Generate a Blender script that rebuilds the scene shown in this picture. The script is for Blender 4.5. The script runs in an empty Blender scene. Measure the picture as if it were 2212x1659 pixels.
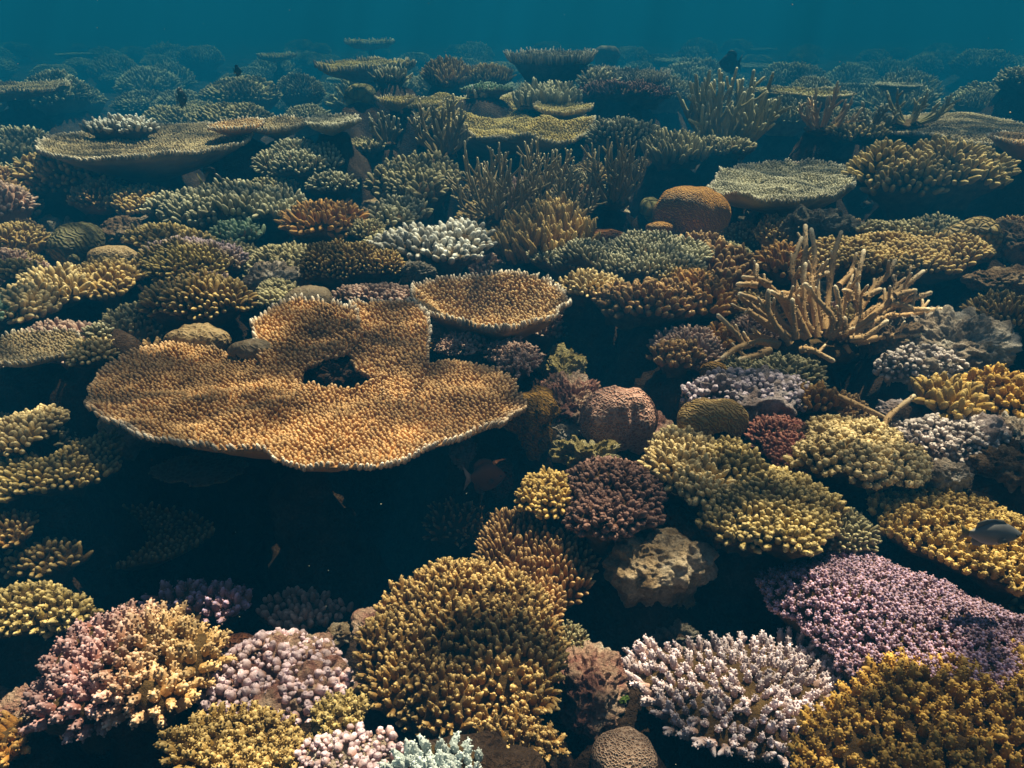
import bpy, math, random
import numpy as np
from mathutils import Vector, Matrix, kdtree

# ------------------------------------------------------------------ camera, world, sun, exposure
scn = bpy.context.scene
C = scn.collection
CAM_Z = 1.0
PITCH = 27.0
cam_d = bpy.data.cameras.new("camera")
cam_d.sensor_width = 36.0
cam_d.lens = 18.0 / math.tan(math.radians(35.0))
cam_d.clip_start = 0.05
cam_d.clip_end = 400.0
cam = bpy.data.objects.new("camera", cam_d)
C.objects.link(cam)
cam.location = (0, 0, CAM_Z)
cam.rotation_euler = (math.radians(90.0 - PITCH), 0, 0)
scn.camera = cam
SUN_EL, SUN_AZ = 62.0, 28.0      # azimuth measured from +Y (away from the camera) towards +X (right)

w = bpy.data.worlds.new("World")
scn.world = w
w.use_nodes = True
wn = w.node_tree
bg = wn.nodes["Background"]
sky = wn.nodes.new("ShaderNodeTexSky")
sky.sky_type = 'NISHITA'
sky.sun_disc = False
sky.sun_elevation = math.radians(SUN_EL)
sky.sun_rotation = math.radians(SUN_AZ)
wn.links.new(sky.outputs[0], bg.inputs[0])
bg.inputs[1].default_value = 0.05

sd = bpy.data.lights.new("sun", 'SUN')
sd.energy = 5.0
sd.angle = math.radians(0.5)
sd.color = (1.0, 0.84, 0.66)
sun = bpy.data.objects.new("sun", sd)
C.objects.link(sun)
el, az = math.radians(SUN_EL), math.radians(SUN_AZ)
sdir = Vector((math.sin(az) * math.cos(el), math.cos(az) * math.cos(el), math.sin(el)))
sun.rotation_euler = sdir.to_track_quat('Z', 'Y').to_euler()

scn.view_settings.view_transform = 'Standard'
scn.view_settings.look = 'None'
scn.view_settings.exposure = 1.28
scn.view_settings.gamma = 1.0
cy = scn.cycles
cy.max_bounces = 4
cy.diffuse_bounces = 2
cy.glossy_bounces = 1
cy.transmission_bounces = 2
cy.transparent_max_bounces = 8
cy.volume_bounces = 0
cy.use_denoising = True
cy.caustics_reflective = False
cy.caustics_refractive = False

# ------------------------------------------------------------------ pixels of the photograph (2212 wide) to places
FX = 1106.0 / math.tan(math.radians(35.0))
HX, HY = 1106.0, 829.5
cp, sp_ = math.cos(math.radians(PITCH)), math.sin(math.radians(PITCH))
def ray(px, py):
    x = (px - HX) / FX; y = -(py - HY) / FX
    return np.array([x, cp + y * sp_, -sp_ + y * cp])      # depth along the axis = 1
def at(px, py, z):
    r = ray(px, py)
    t = (CAM_Z - z) / max(1e-3, -r[2])
    return np.array([0, 0, CAM_Z]) + r * t
def at_depth(px, py, t):
    return np.array([0, 0, CAM_Z]) + ray(px, py) * t
def depth_of(px, py, z):
    return (CAM_Z - z) / max(1e-3, -ray(px, py)[2])

# ------------------------------------------------------------------ noise
def _hash(ix, iy, iz, seed):
    h = (ix.astype(np.int64) * 374761393 + iy.astype(np.int64) * 668265263 + iz.astype(np.int64) * 2147483647 + seed * 974711) & 0xFFFFFFFF
    h = ((h ^ (h >> 13)) * 1274126177) & 0xFFFFFFFF
    h = (h ^ (h >> 16)) & 0xFFFFFFFF
    return h / 4294967295.0
def noise3(p, seed=0):
    p = np.asarray(p, float)
    i = np.floor(p).astype(np.int64); f = p - i
    f = f * f * (3 - 2 * f)
    out = 0
    for dx in (0, 1):
        wx = f[..., 0] if dx else 1 - f[..., 0]
        for dy in (0, 1):
            wy = f[..., 1] if dy else 1 - f[..., 1]
            for dz in (0, 1):
                wz = f[..., 2] if dz else 1 - f[..., 2]
                out = out + wx * wy * wz * _hash(i[..., 0] + dx, i[..., 1] + dy, i[..., 2] + dz, seed)
    return out * 2 - 1
def fbm(p, oct=4, seed=0):
    p = np.asarray(p, float); a, s = 1.0, 0.0
    for k in range(oct):
        s = s + a * noise3(p, seed + k); p = p * 2.03 + 7.1; a *= 0.5
    return s
def nrm(v):
    return v / np.maximum(1e-9, np.linalg.norm(v, axis=-1, keepdims=True))
def sstep(a, b, x):
    t = np.clip((x - a) / (b - a), 0, 1); return t * t * (3 - 2 * t)

# ------------------------------------------------------------------ mesh building
class Geo:
    def __init__(s):
        s.v, s.q, s.t, s.n = [], [], [], 0
        s.at = []
    def add(s, v, q=None, t=None, tip=0.0, rim=0.0, rnd=0.5, mix=0.0):
        v = np.asarray(v, float).reshape(-1, 3); m = len(v)
        if q is not None and len(q): s.q.append(np.asarray(q).reshape(-1, 4) + s.n)
        if t is not None and len(t): s.t.append(np.asarray(t).reshape(-1, 3) + s.n)
        s.v.append(v); s.n += m
        s.at.append(np.stack([np.broadcast_to(np.asarray(x, float), (m,)) for x in (tip, rim, rnd, mix)], 1))
    def build(s, name, mat, parent=None, origin=None):
        me = bpy.data.meshes.new(name)
        v = np.concatenate(s.v).astype(np.float32)
        if origin is not None: v = v - np.asarray(origin, np.float32)
        q = np.concatenate(s.q) if s.q else np.zeros((0, 4), int)
        t = np.concatenate(s.t) if s.t else np.zeros((0, 3), int)
        me.vertices.add(len(v)); me.vertices.foreach_set("co", v.ravel())
        vi = np.concatenate([q.ravel(), t.ravel()]).astype(np.int32)
        ls = np.concatenate([np.arange(len(q)) * 4, len(q) * 4 + np.arange(len(t)) * 3]).astype(np.int32)
        lt = np.concatenate([np.full(len(q), 4), np.full(len(t), 3)]).astype(np.int32)
        me.loops.add(len(vi)); me.loops.foreach_set("vertex_index", vi)
        me.polygons.add(len(ls)); me.polygons.foreach_set("loop_start", ls); me.polygons.foreach_set("loop_total", lt)
        me.polygons.foreach_set("use_smooth", np.ones(len(ls), bool))
        at_ = np.concatenate(s.at).astype(np.float32)
        for k, nm in enumerate(("tip", "rim", "rnd", "mix")):
            a = me.attributes.new(nm, 'FLOAT', 'POINT'); a.data.foreach_set("value", np.ascontiguousarray(at_[:, k]))
        me.update(calc_edges=True)
        me.materials.append(mat)
        o = bpy.data.objects.new(name, me); C.objects.link(o)
        if parent is not None: o.parent = parent
        return o

def tag(o, label=None, cat=None, group=None, kind=None):
    if label: o["label"] = label
    if cat: o["category"] = cat
    if group: o["group"] = group
    if kind: o["kind"] = kind
    return o
def empty(name, loc, label, cat, group=None):
    o = bpy.data.objects.new(name, None); C.objects.link(o)
    o.empty_display_size = 0.05
    o.location = loc
    return tag(o, label, cat, group)

def finger_template(nseg, prof):
    """rings of radius r at height z, closed by a pole; z and r in units"""
    vs, qs, ts = [], [], []
    for (z, r) in prof:
        for k in range(nseg):
            a = 2 * math.pi * k / nseg
            vs.append((r * math.cos(a), r * math.sin(a), z))
    vs.append((0, 0, 1.0))
    n = len(prof)
    for j in range(n - 1):
        for k in range(nseg):
            qs.append((j * nseg + k, j * nseg + (k + 1) % nseg, (j + 1) * nseg + (k + 1) % nseg, (j + 1) * nseg + k))
    for k in range(nseg):
        ts.append(((n - 1) * nseg + k, (n - 1) * nseg + (k + 1) % nseg, n * nseg))
    return np.array(vs), np.array(qs), np.array(ts)
T_HI = finger_template(8, [(0, 1), (.25, 1.0), (.5, .95), (.7, .84), (.86, .62), (.96, .32)])
T_MID = finger_template(6, [(0, 1), (.4, .98), (.72, .84), (.92, .48)])
T_LO = finger_template(5, [(0, 1), (.6, .9), (.9, .5)])
T_NUB = finger_template(5, [(0, 1), (.55, .85)])
T_KNOB = finger_template(10, [(0, .7), (.15, .95), (.4, 1.08), (.65, 1.0), (.85, .74), (1.0, .44), (.93, .22)])
T_KNOB[0][-1, 2] = .82

def frames(d, rng):
    ref = nrm(rng.normal(size=d.shape))
    u = nrm(np.cross(d, ref)); v = np.cross(d, u)
    return u, v
def add_fingers(g, P, D, L, R, rng, tpl=T_MID, rim=0.0, mix=0.0, bend=0.12, lump=0.1, taper=None, rnd=None, tip0=0.0, tip1=1.0):
    N = len(P)
    if N == 0: return
    D = nrm(D); u, v = frames(D, rng)
    V, Q, T = tpl
    z = V[:, 2]
    L = np.broadcast_to(L, (N,)); R = np.broadcast_to(R, (N,))
    lumps = 1 + lump * rng.normal(size=(N, len(V)))
    rr = R[:, None] * lumps
    if taper is not None: rr = rr * (1 - taper * z)[None]
    ang = rng.uniform(0, 2 * math.pi, N); b = (np.cos(ang)[:, None] * u + np.sin(ang)[:, None] * v)
    W = (P[:, None, :] + (rr * V[None, :, 0])[..., None] * u[:, None] + (rr * V[None, :, 1])[..., None] * v[:, None]
         + (L[:, None] * z[None])[..., None] * D[:, None] + (bend * L[:, None] * (z ** 2)[None])[..., None] * b[:, None])
    off = (np.arange(N) * len(V))[:, None, None]
    q = (Q[None] + off).reshape(-1, 4); t = (T[None] + off).reshape(-1, 3)
    rn = rng.uniform(0, 1, N) if rnd is None else rnd
    rep = lambda x: np.repeat(np.broadcast_to(x, (N,)), len(V))
    g.add(W.reshape(-1, 3), q, t, tip=np.tile(tip0 + (tip1 - tip0) * z, N), rim=rep(rim), rnd=rep(rn), mix=rep(mix))
    return u, v, b, rn

def finger_nubs(g, P, D, L, R, rng, fr, k, rim, mix, bend, nub, lo=.15):
    """small corallite bumps standing on the sides of each finger"""
    u, v, b, rn = fr
    N = len(P); D = nrm(D)
    L = np.broadcast_to(L, (N,)); R = np.broadcast_to(R, (N,))
    for j in range(k):
        z = lo + (0.97 - lo) * (j + rng.uniform(0, 1, N)) / k
        a = j * 2.4 + rng.uniform(-.5, .5, N)
        rad = np.cos(a)[:, None] * u + np.sin(a)[:, None] * v
        r = R * np.sqrt(np.clip(1 - (np.clip(z - .55, 0, 1) / .45) ** 2, .05, 1)) * .85
        p = P + D * (L * z)[:, None] + b * (bend * L * z * z)[:, None] + rad * r[:, None]
        d = nrm(rad + D * 0.9)
        add_fingers(g, p, d, nub * R * rng.uniform(.8, 1.3, N), nub * .55 * R, rng, T_NUB, rim, mix, 0, .05, rnd=rn, tip0=.35 + .3 * 0, tip1=.95)

# ------------------------------------------------------------------ surfaces of revolution with a free outline
GA = 2.399963
def poly_polar(pts, c):
    p = np.asarray(pts, float); p = np.vstack([p, p[:1]])
    dense = np.concatenate([p[i] + (p[i + 1] - p[i]) * np.linspace(0, 1, 24, endpoint=False)[:, None] for i in range(len(p) - 1)])
    d = dense - np.asarray(c)
    a = np.arctan2(d[:, 1], d[:, 0]); r = np.hypot(d[:, 0], d[:, 1])
    o = np.argsort(a)
    tb = np.linspace(-math.pi, math.pi, 361)
    rr = np.interp(tb, a[o], r[o], period=2 * math.pi)
    k = np.array([1, 2, 3, 2, 1.]) / 9
    rr = np.convolve(np.concatenate([rr[-3:-1], rr, rr[1:3]]), k, 'valid')
    return tb, rr

class Surf:
    def __init__(s, c, rx, ry, top, under, rz=1.0, rot=0.0, seed=1, wob=.08, amp=0.0, freq=3.0, tilt=(0, 0), outline=None, disp=0.0, dfreq=8.0, lobes=None):
        s.c = np.asarray(c, float); s.rx, s.ry, s.rz, s.rot = rx, ry, rz, rot
        s.top = np.asarray(top, float); s.under = np.asarray(under, float)
        s.seed, s.wob, s.amp, s.freq, s.tilt = seed, wob, amp, freq, tilt
        s.outline = outline; s.disp, s.dfreq = disp, dfreq; s.lobes = lobes
        d = np.hypot(np.diff(s.top[:, 0]) * rx, np.diff(s.top[:, 1]) * rz)
        s.tt = np.concatenate([[0], np.cumsum(d)]); s.tt /= s.tt[-1]
    def mult(s, th):
        cx, sx = np.cos(th), np.sin(th)
        if s.outline is not None:
            q = np.stack([cx * 3.2, sx * 3.2, np.full_like(cx, s.seed * .7)], -1)
            return np.interp(th, s.outline[0], s.outline[1], period=2 * math.pi) * (1 + .035 * noise3(q, s.seed) + .03 * noise3(q * 3.1, s.seed + 2))
        q = np.stack([cx * 1.3, sx * 1.3, np.zeros_like(cx)], -1)
        return 1 + s.wob * (noise3(q + s.seed * 3.7, s.seed) + .6 * noise3(q * 2.6 + s.seed, s.seed + 5) + .3 * noise3(q * 6 + s.seed, s.seed + 6))
    def from_rz(s, rho, z, th):
        m = s.mult(th)
        x = rho * s.rx * m * np.cos(th); y = rho * s.ry * m * np.sin(th)
        zz = z * s.rz
        r0 = max(s.rx, s.ry) if s.outline is None else float(np.mean(s.outline[1]))
        q = np.stack([x, y, 0 * x], -1) * (s.freq / r0)
        zz = zz + s.amp * r0 * fbm(q + s.seed * 1.3, 2, s.seed) + s.tilt[0] * x + s.tilt[1] * y
        c, n = math.cos(s.rot), math.sin(s.rot)
        P = np.stack([x * c - y * n, x * n + y * c, zz], -1) + s.c
        return P
    def P(s, t, th):
        rho = np.interp(t, s.tt, s.top[:, 0]); z = np.interp(t, s.tt, s.top[:, 1])
        p = s.from_rz(rho, z, th)
        if s.disp:
            e = 1e-3
            n = s._nraw(t, th)
            d = fbm(p * s.dfreq + s.seed, 3, s.seed + 20)
            p = p + n * (s.disp * d)[..., None]
        return p
    def _nraw(s, t, th):
        e = 4e-3
        f = lambda tt, hh: s.from_rz(np.interp(tt, s.tt, s.top[:, 0]), np.interp(tt, s.tt, s.top[:, 1]), hh)
        t = np.clip(t, .01, 1 - e)
        a = f(t + e, th) - f(t - e, th); b = f(t, th + 2 * e) - f(t, th - 2 * e)
        n = nrm(np.cross(a, b))
        return n
    def N(s, t, th): return s._nraw(t, th)
    def body(s, g, nt=24, nth=72, depth=None, nu=7, rnd=.5, mixf=None):
        """top, rim, underside and foot as one closed skin"""
        ts = np.linspace(0, 1, nt + 1)[1:]
        th = np.linspace(0, 2 * math.pi, nth, endpoint=False)
        T, H = np.meshgrid(ts, th, indexing='ij')
        top = s.P(T, H)
        und = []
        U = s.under
        d = np.hypot(np.diff(U[:, 0]) * s.rx, np.diff(U[:, 1]) * s.rz); tu = np.concatenate([[0], np.cumsum(d)]); tu /= tu[-1]
        for k in range(1, nu + 1):
            r = np.interp(k / nu, tu, U[:, 0]); z = np.interp(k / nu, tu, U[:, 1])
            und.append(s.from_rz(np.full(nth, r), np.full(nth, z), th))
        P = np.concatenate([top, np.array(und)], 0)
        nr = P.shape[0]
        pole = s.P(np.array([1e-4]), np.array([0.0])); end = P[-1].mean(0, keepdims=True)
        idx = np.arange(nr * nth).reshape(nr, nth) + 1
        nx = np.roll(idx, -1, 1)
        q = np.stack([idx[:-1], idx[1:], nx[1:], nx[:-1]], -1).reshape(-1, 4)
        t1 = np.stack([np.zeros(nth, int), idx[0], nx[0]], -1)
        t2 = np.stack([np.full(nth, nr * nth + 1), nx[-1], idx[-1]], -1)
        V = np.concatenate([pole, P.reshape(-1, 3), end])
        rim = np.concatenate([[0], np.repeat(np.concatenate([sstep(.93, 1, ts), np.zeros(nu)]), nth), [0]])
        g.add(V, q, np.concatenate([t1, t2]), tip=0.0, rim=rim * .7, rnd=rnd, mix=(mixf(V) if mixf else 0.0))
    def sample(s, spacing, rng, tmax=1.0, over=7, cap=9000):
        nt, nh = 48, 120
        te = np.linspace(0.002, tmax, nt + 1); he = np.linspace(0, 2 * math.pi, nh + 1)
        T, H = np.meshgrid(te, he, indexing='ij'); P = s.P(T, H)
        a = P[1:, :-1] - P[:-1, :-1]; b = P[:-1, 1:] - P[:-1, :-1]
        A = np.linalg.norm(np.cross(a, b), axis=-1)
        area = A.sum(); want = area / (spacing ** 2 * .80)
        if want > cap: spacing = math.sqrt(area / (cap * .80)); want = cap
        n = int(want * over) + 8
        c = rng.choice(A.size, n, p=(A / area).ravel()); i, j = np.unravel_index(c, A.shape)
        t = te[i] + (te[1] - te[0]) * rng.uniform(0, 1, n); h = he[j] + (he[1] - he[0]) * rng.uniform(0, 1, n)
        p = s.P(t, h)
        kd = kdtree.KDTree(n)
        pl = p.tolist()
        for k in range(n): kd.insert(pl[k], k)
        kd.balance()
        dead = bytearray(n); keep = []
        r = spacing * .76
        for k in range(n):
            if dead[k]: continue
            keep.append(k)
            for (_, m, _d) in kd.find_range(pl[k], r): dead[m] = 1
        keep = np.array(keep)
        return p[keep], s.N(t[keep], h[keep]), t[keep], h[keep], spacing

a_ = np.radians(np.linspace(0, 97, 15))
DOME = np.stack([np.sin(a_) ** .85, np.cos(a_)], 1)
DOME_U = [(.93, -.2), (.7, -.55), (.5, -1.0), (.42, -1.8)]
a2_ = np.radians(np.linspace(0, 112, 18))
BALL = np.stack([np.sin(a2_) ** .8, np.cos(a2_)], 1)
BALL_U = [(.86, -.45), (.8, -.8), (.7, -1.4)]
def table_prof(bowl=.08, curl=.0):
    r = np.linspace(0, 1, 16)
    return np.stack([r, bowl * r ** 2.2 - curl * np.clip((r - .86) / .14, 0, 1) ** 2], 1)
def table_under(z0, thick=.05, cone=.5, foot=.2, depth=None, bowl=None):
    if bowl is not None:
        zt = lambda r: bowl * r ** 2.2 - bowl
        return [(.985, -thick * .7), (.9, zt(.9) - thick * 1.3), (.62, min(zt(.62) - thick * 1.5, -thick * 1.5 - cone * .45)), (foot * 1.3, min(-thick - cone, -bowl - thick * 1.6))]
    return [(.985, z0 - thick * .7), (.9, z0 - thick * 1.5), (.62, z0 - thick * 1.5 - cone * .45), (foot * 1.3, z0 - thick - cone)] + ([(foot, -depth)] if depth else [])

# ------------------------------------------------------------------ materials
def new_mat(name):
    m = bpy.data.materials.new(name); m.use_nodes = True
    nt = m.node_tree
    return m, nt, nt.nodes, nt.links, nt.nodes["Principled BSDF"]
def attr(N, nm):
    a = N.new("ShaderNodeAttribute"); a.attribute_name = nm; return a.outputs["Fac"]
def math_(N, L, op, a, b=None, c=None, clamp=False):
    n = N.new("ShaderNodeMath"); n.operation = op; n.use_clamp = clamp
    for i, x in enumerate((a, b, c)):
        if x is None: continue
        if isinstance(x, (int, float)): n.inputs[i].default_value = x
        else: L.new(x, n.inputs[i])
    return n.outputs[0]
def mixc(N, L, f, a, b, mode='MIX'):
    n = N.new("ShaderNodeMix"); n.data_type = 'RGBA'; n.blend_type = mode
    for i, x in ((0, f), (6, a), (7, b)):
        if isinstance(x, (int, float)): n.inputs[i].default_value = x
        elif isinstance(x, tuple): n.inputs[i].default_value = (*x, 1)
        else: L.new(x, n.inputs[i])
    return n.outputs[2]
def noise_n(N, L, co, scale, detail=3, rough=.6):
    n = N.new("ShaderNodeTexNoise"); n.inputs["Scale"].default_value = scale
    n.inputs["Detail"].default_value = detail; n.inputs["Roughness"].default_value = rough
    L.new(co, n.inputs["Vector"]); return n.outputs["Fac"]
_mats = {}
def coral_mat(base, tip, amt=1.0, pw=3.0, rim=0.0, base2=None, tip2=None, grain=260.0, mott=5.0, rimc=(.84, .80, .74)):
    key = (base, tip, amt, pw, rim, base2, tip2, grain)
    if key in _mats: return _mats[key]
    m, nt, N, L, b = new_mat("coral")
    co = N.new("ShaderNodeTexCoord").outputs["Object"]
    t = attr(N, "tip"); r = attr(N, "rim"); rn = attr(N, "rnd")
    f = math_(N, L, 'MULTIPLY', math_(N, L, 'POWER', t, pw), amt)
    c = mixc(N, L, f, base, tip)
    if rim: c = mixc(N, L, math_(N, L, 'MULTIPLY', math_(N, L, 'MULTIPLY', r, rim), math_(N, L, 'MULTIPLY_ADD', t, .9, .1), clamp=True), c, rimc)
    if base2 is not None:
        c = mixc(N, L, attr(N, "mix"), c, mixc(N, L, f, base2, tip2))
    g = math_(N, L, 'MULTIPLY_ADD', rn, .7, .65)
    n1 = noise_n(N, L, co, mott, 3)
    g = math_(N, L, 'MULTIPLY', g, math_(N, L, 'MULTIPLY_ADD', n1, 2.1, -.02))
    n2 = noise_n(N, L, co, grain, 2)
    g = math_(N, L, 'MULTIPLY', g, math_(N, L, 'MULTIPLY_ADD', n2, 1.0, .5))
    mul = N.new("ShaderNodeVectorMath"); mul.operation = 'SCALE'
    L.new(c, mul.inputs[0]); L.new(g, mul.inputs["Scale"])
    L.new(mul.outputs[0], b.inputs["Base Color"])
    b.inputs["Roughness"].default_value = .62
    b.inputs["Specular IOR Level"].default_value = .25
    bp = N.new("ShaderNodeBump"); bp.inputs["Strength"].default_value = .7; bp.inputs["Distance"].default_value = .0025
    L.new(n2, bp.inputs["Height"]); L.new(bp.outputs[0], b.inputs["Normal"])
    _mats[key] = m
    return m
def brain_mat(col, val, kind='maze', scale=60.0, patch=None, depth=.006):
    """ridges col, valleys val"""
    m, nt, N, L, b = new_mat("brain_coral")
    co = N.new("ShaderNodeTexCoord").outputs["Object"]
    if kind == 'cells':
        v = N.new("ShaderNodeTexVoronoi"); v.feature = 'DISTANCE_TO_EDGE'; v.inputs["Scale"].default_value = scale
        L.new(co, v.inputs["Vector"])
        h = math_(N, L, 'SUBTRACT', 1.0, math_(N, L, 'MULTIPLY', v.outputs["Distance"], 3.2, clamp=True))
    elif kind == 'lumps':
        v = N.new("ShaderNodeTexVoronoi"); v.feature = 'DISTANCE_TO_EDGE'; v.inputs["Scale"].default_value = scale
        L.new(co, v.inputs["Vector"])
        h = math_(N, L, 'POWER', math_(N, L, 'MULTIPLY', v.outputs["Distance"], 2.4, clamp=True), .5)
    else:
        wv = N.new("ShaderNodeTexWave"); wv.inputs["Scale"].default_value = scale / 3.18
        wv.bands_direction = 'DIAGONAL'; wv.inputs["Distortion"].default_value = 9.0; wv.inputs["Detail"].default_value = 1.5; wv.inputs["Detail Scale"].default_value = scale * .16
        wv.inputs["Detail Scale"].default_value = 1.6; L.new(co, wv.inputs["Vector"])
        h = wv.outputs["Fac"]
    c = mixc(N, L, h, val, col)
    n1 = noise_n(N, L, co, 7, 3)
    if patch is not None:
        pf = N.new("ShaderNodeMapRange"); pf.inputs[1].default_value = .5; pf.inputs[2].default_value = .62
        L.new(n1, pf.inputs[0]); c = mixc(N, L, pf.outputs[0], c, patch)
    n2 = noise_n(N, L, co, 240, 2)
    g = math_(N, L, 'MULTIPLY', math_(N, L, 'MULTIPLY_ADD', n1, 1.2, .4), math_(N, L, 'MULTIPLY_ADD', n2, .6, .7))
    mul = N.new("ShaderNodeVectorMath"); mul.operation = 'SCALE'
    L.new(c, mul.inputs[0]); L.new(g, mul.inputs["Scale"]); L.new(mul.outputs[0], b.inputs["Base Color"])
    b.inputs["Roughness"].default_value = .6; b.inputs["Specular IOR Level"].default_value = .25
    bp = N.new("ShaderNodeBump"); bp.inputs["Distance"].default_value = depth; bp.inputs["Strength"].default_value = 1.0
    L.new(math_(N, L, 'ADD', h, math_(N, L, 'MULTIPLY', n2, .3)), bp.inputs["Height"]); L.new(bp.outputs[0], b.inputs["Normal"])
    return m
def rock_mat(cols, scale=9.0, name="rock", bump=.02):
    m, nt, N, L, b = new_mat(name)
    co = N.new("ShaderNodeTexCoord").outputs["Object"]
    n1 = noise_n(N, L, co, scale, 6, .68)
    cr = N.new("ShaderNodeValToRGB"); cr.color_ramp.interpolation = 'LINEAR'
    e = cr.color_ramp.elements
    while len(e) < len(cols): e.new(.5)
    for i, cc in enumerate(cols):
        e[i].position = .30 + .42 * i / (len(cols) - 1); e[i].color = (*cc, 1)
    L.new(n1, cr.inputs[0])
    n2 = noise_n(N, L, co, scale * 14, 4, .7)
    v = N.new("ShaderNodeTexVoronoi"); v.inputs["Scale"].default_value = scale * 8; L.new(co, v.inputs["Vector"])
    g = math_(N, L, 'MULTIPLY_ADD', n2, 1.6, .2)
    mul = N.new("ShaderNodeVectorMath"); mul.operation = 'SCALE'
    L.new(cr.outputs[0], mul.inputs[0]); L.new(g, mul.inputs["Scale"]); L.new(mul.outputs[0], b.inputs["Base Color"])
    b.inputs["Roughness"].default_value = .85; b.inputs["Specular IOR Level"].default_value = .15
    bp = N.new("ShaderNodeBump"); bp.inputs["Distance"].default_value = bump; bp.inputs["Strength"].default_value = 1.0
    hh = math_(N, L, 'ADD', n2, math_(N, L, 'MULTIPLY', v.outputs["Distance"], .5))
    L.new(hh, bp.inputs["Height"]); L.new(bp.outputs[0], b.inputs["Normal"])
    return m

# ------------------------------------------------------------------ colony builders
BUMPS = []          # x, y, rx, ry, top height: the reef rock rises under these
SPOTS = []          # x, y, r of everything placed by hand
_seed = [10]
def next_rng():
    _seed[0] += 1
    return _seed[0], np.random.default_rng(_seed[0])
def solve_ellipse(cx, cy, w, h, z, k):
    D = depth_of(cx, cy, z); sc = FX / D
    r = ray(cx, cy); e = math.atan2(-r[2], math.hypot(r[0], r[1]))
    rx = w / 2 / sc; rz = k * rx; hh = h / 2 / sc
    q = hh * hh - (rz * math.cos(e)) ** 2
    if q < (.5 * rx * math.sin(e)) ** 2:
        ry = .5 * rx
        rz = math.sqrt(max(1e-6, hh * hh - (ry * math.sin(e)) ** 2)) / math.cos(e); rz = max(rz, .12 * rx)
    else:
        ry = min(1.5 * rx, math.sqrt(q) / math.sin(e))
    return sc, rx, ry, rz
GROUPS = {'finger_coral': 'finger corals growing on the reef', 'table_coral': 'table corals spreading above the reef', 'staghorn_coral': 'staghorn corals among the finger corals',
          'brain_coral': 'rounded brain and boulder corals', 'boulder_coral': 'rounded brain and boulder corals', 'reef_rock': 'bare rocks and rubble between the corals'}

def spread_fingers(root, S, name, mat, sp, fl, fr, rng, a=.7, up=.35, out=0.0, tmax=.93, tpl=T_MID, bend=.12, lump=.08, taper=.15, jit=.16,
                   fork=0, nubs=0, nub=.9, rimlen=0.0, mixf=None, split=0, var=.25, rimcol=.9, tilt=(0, 0), partname='branchlets', origin=None, edge=.5, rimdir=None, thick_f=1.28, long_f=.98):
    org = S.c if origin is None else origin
    P, Nn, t, th, sp2 = S.sample(sp, rng, tmax)
    N = len(P); f = sp2 / sp
    fr = fr * f * thick_f
    fl = fl * long_f
    radial = nrm(P - S.c); radial[:, 2] = 0
    D = nrm(Nn * a + np.array([tilt[0], tilt[1], 1.0]) * up + radial * out + rng.normal(size=(N, 3)) * jit)
    rim = sstep(rimcol, 1.0, t / tmax)
    if rimdir is not None: rim = rim * (.12 + .88 * sstep(-.25, .35, nrm(radial[:, :2]) @ np.array(rimdir)))
    D = nrm(D + radial * (sstep(.86, 1.0, t / tmax) * edge)[:, None])
    L = fl * rng.uniform(1 - var, 1 + var, N) * (1 + rimlen * rim)
    # clumps of longer and shorter branchlets
    L *= 1 + .22 * fbm(P * (2.2 / max(S.rx, .02) if S.outline is None else 7.0), 2, S.seed)
    R = fr * rng.uniform(.85, 1.15, N)
    mix = mixf(P) if mixf is not None else np.zeros(N)
    P = P - D * (R * .6)[:, None]
    L = L + R * .6
    def put(g, ii):
        fr_ = add_fingers(g, P[ii], D[ii], L[ii], R[ii], rng, tpl, rim[ii], mix[ii], bend, lump, taper)
        if nubs: finger_nubs(g, P[ii], D[ii], L[ii], R[ii] * (1 - .5 * (taper or 0)), rng, fr_, nubs, rim[ii], mix[ii], bend, nub)
        for j in range(fork):
            m = rng.uniform(0, 1, len(ii)) < .75
            k = ii[m]
            if len(k) == 0: continue
            d2 = nrm(D[k] + nrm(rng.normal(size=(len(k), 3))) * .85)
            fz = rng.uniform(.2, .5, len(k))
            add_fingers(g, P[k] + D[k] * (L[k] * fz)[:, None], d2, L[k] * (1 - fz) * .85, R[k] * .75, rng, tpl, rim[k], mix[k], bend, lump, taper, tip0=.25)
    if split:
        camp = np.array([0, 0, CAM_Z])
        v = camp - P; dist = np.linalg.norm(v, axis=1)
        score = L * R / dist ** 2 * (.25 + np.clip((D * v).sum(1) / dist, 0, 1) + .4)
        o = np.argsort(-score); big, rest = o[:split], o[split:]
        for k in big:
            g = Geo(); put(g, np.array([k])); g.build('finger', mat, root, org)
        if len(rest):
            g = Geo(); put(g, rest); q = g.build('fingers', mat, root, org)
            q['kind'] = 'stuff'
    else:
        g = Geo(); put(g, np.arange(N)); g.build(partname, mat, root, org)

base_m = rock_mat([(.035, .02, .008), (.09, .055, .02), (.15, .10, .045)], 20, 'shaded_dead_coral', .006)  # dead coral brown, darkened to paint in shade between fingers and under plates
def bump_for(c, rx, ry, rz, low=.3):
    BUMPS.append((c[0], c[1], rx * .8, ry * .8, c[2] - low * rz)); SPOTS.append((c[0], c[1], max(rx, ry)))

def two_tone(c, ang, width, off=0.0):
    """how far along a direction a point of the colony lies: the colony's own second colour"""
    d = np.array([math.cos(ang), math.sin(ang), 0.0])
    def f(P):
        x = (P - c) @ d + .25 * width * fbm(P * 9, 2, 3)
        return sstep(-width, width, x - off)
    return f

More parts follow.
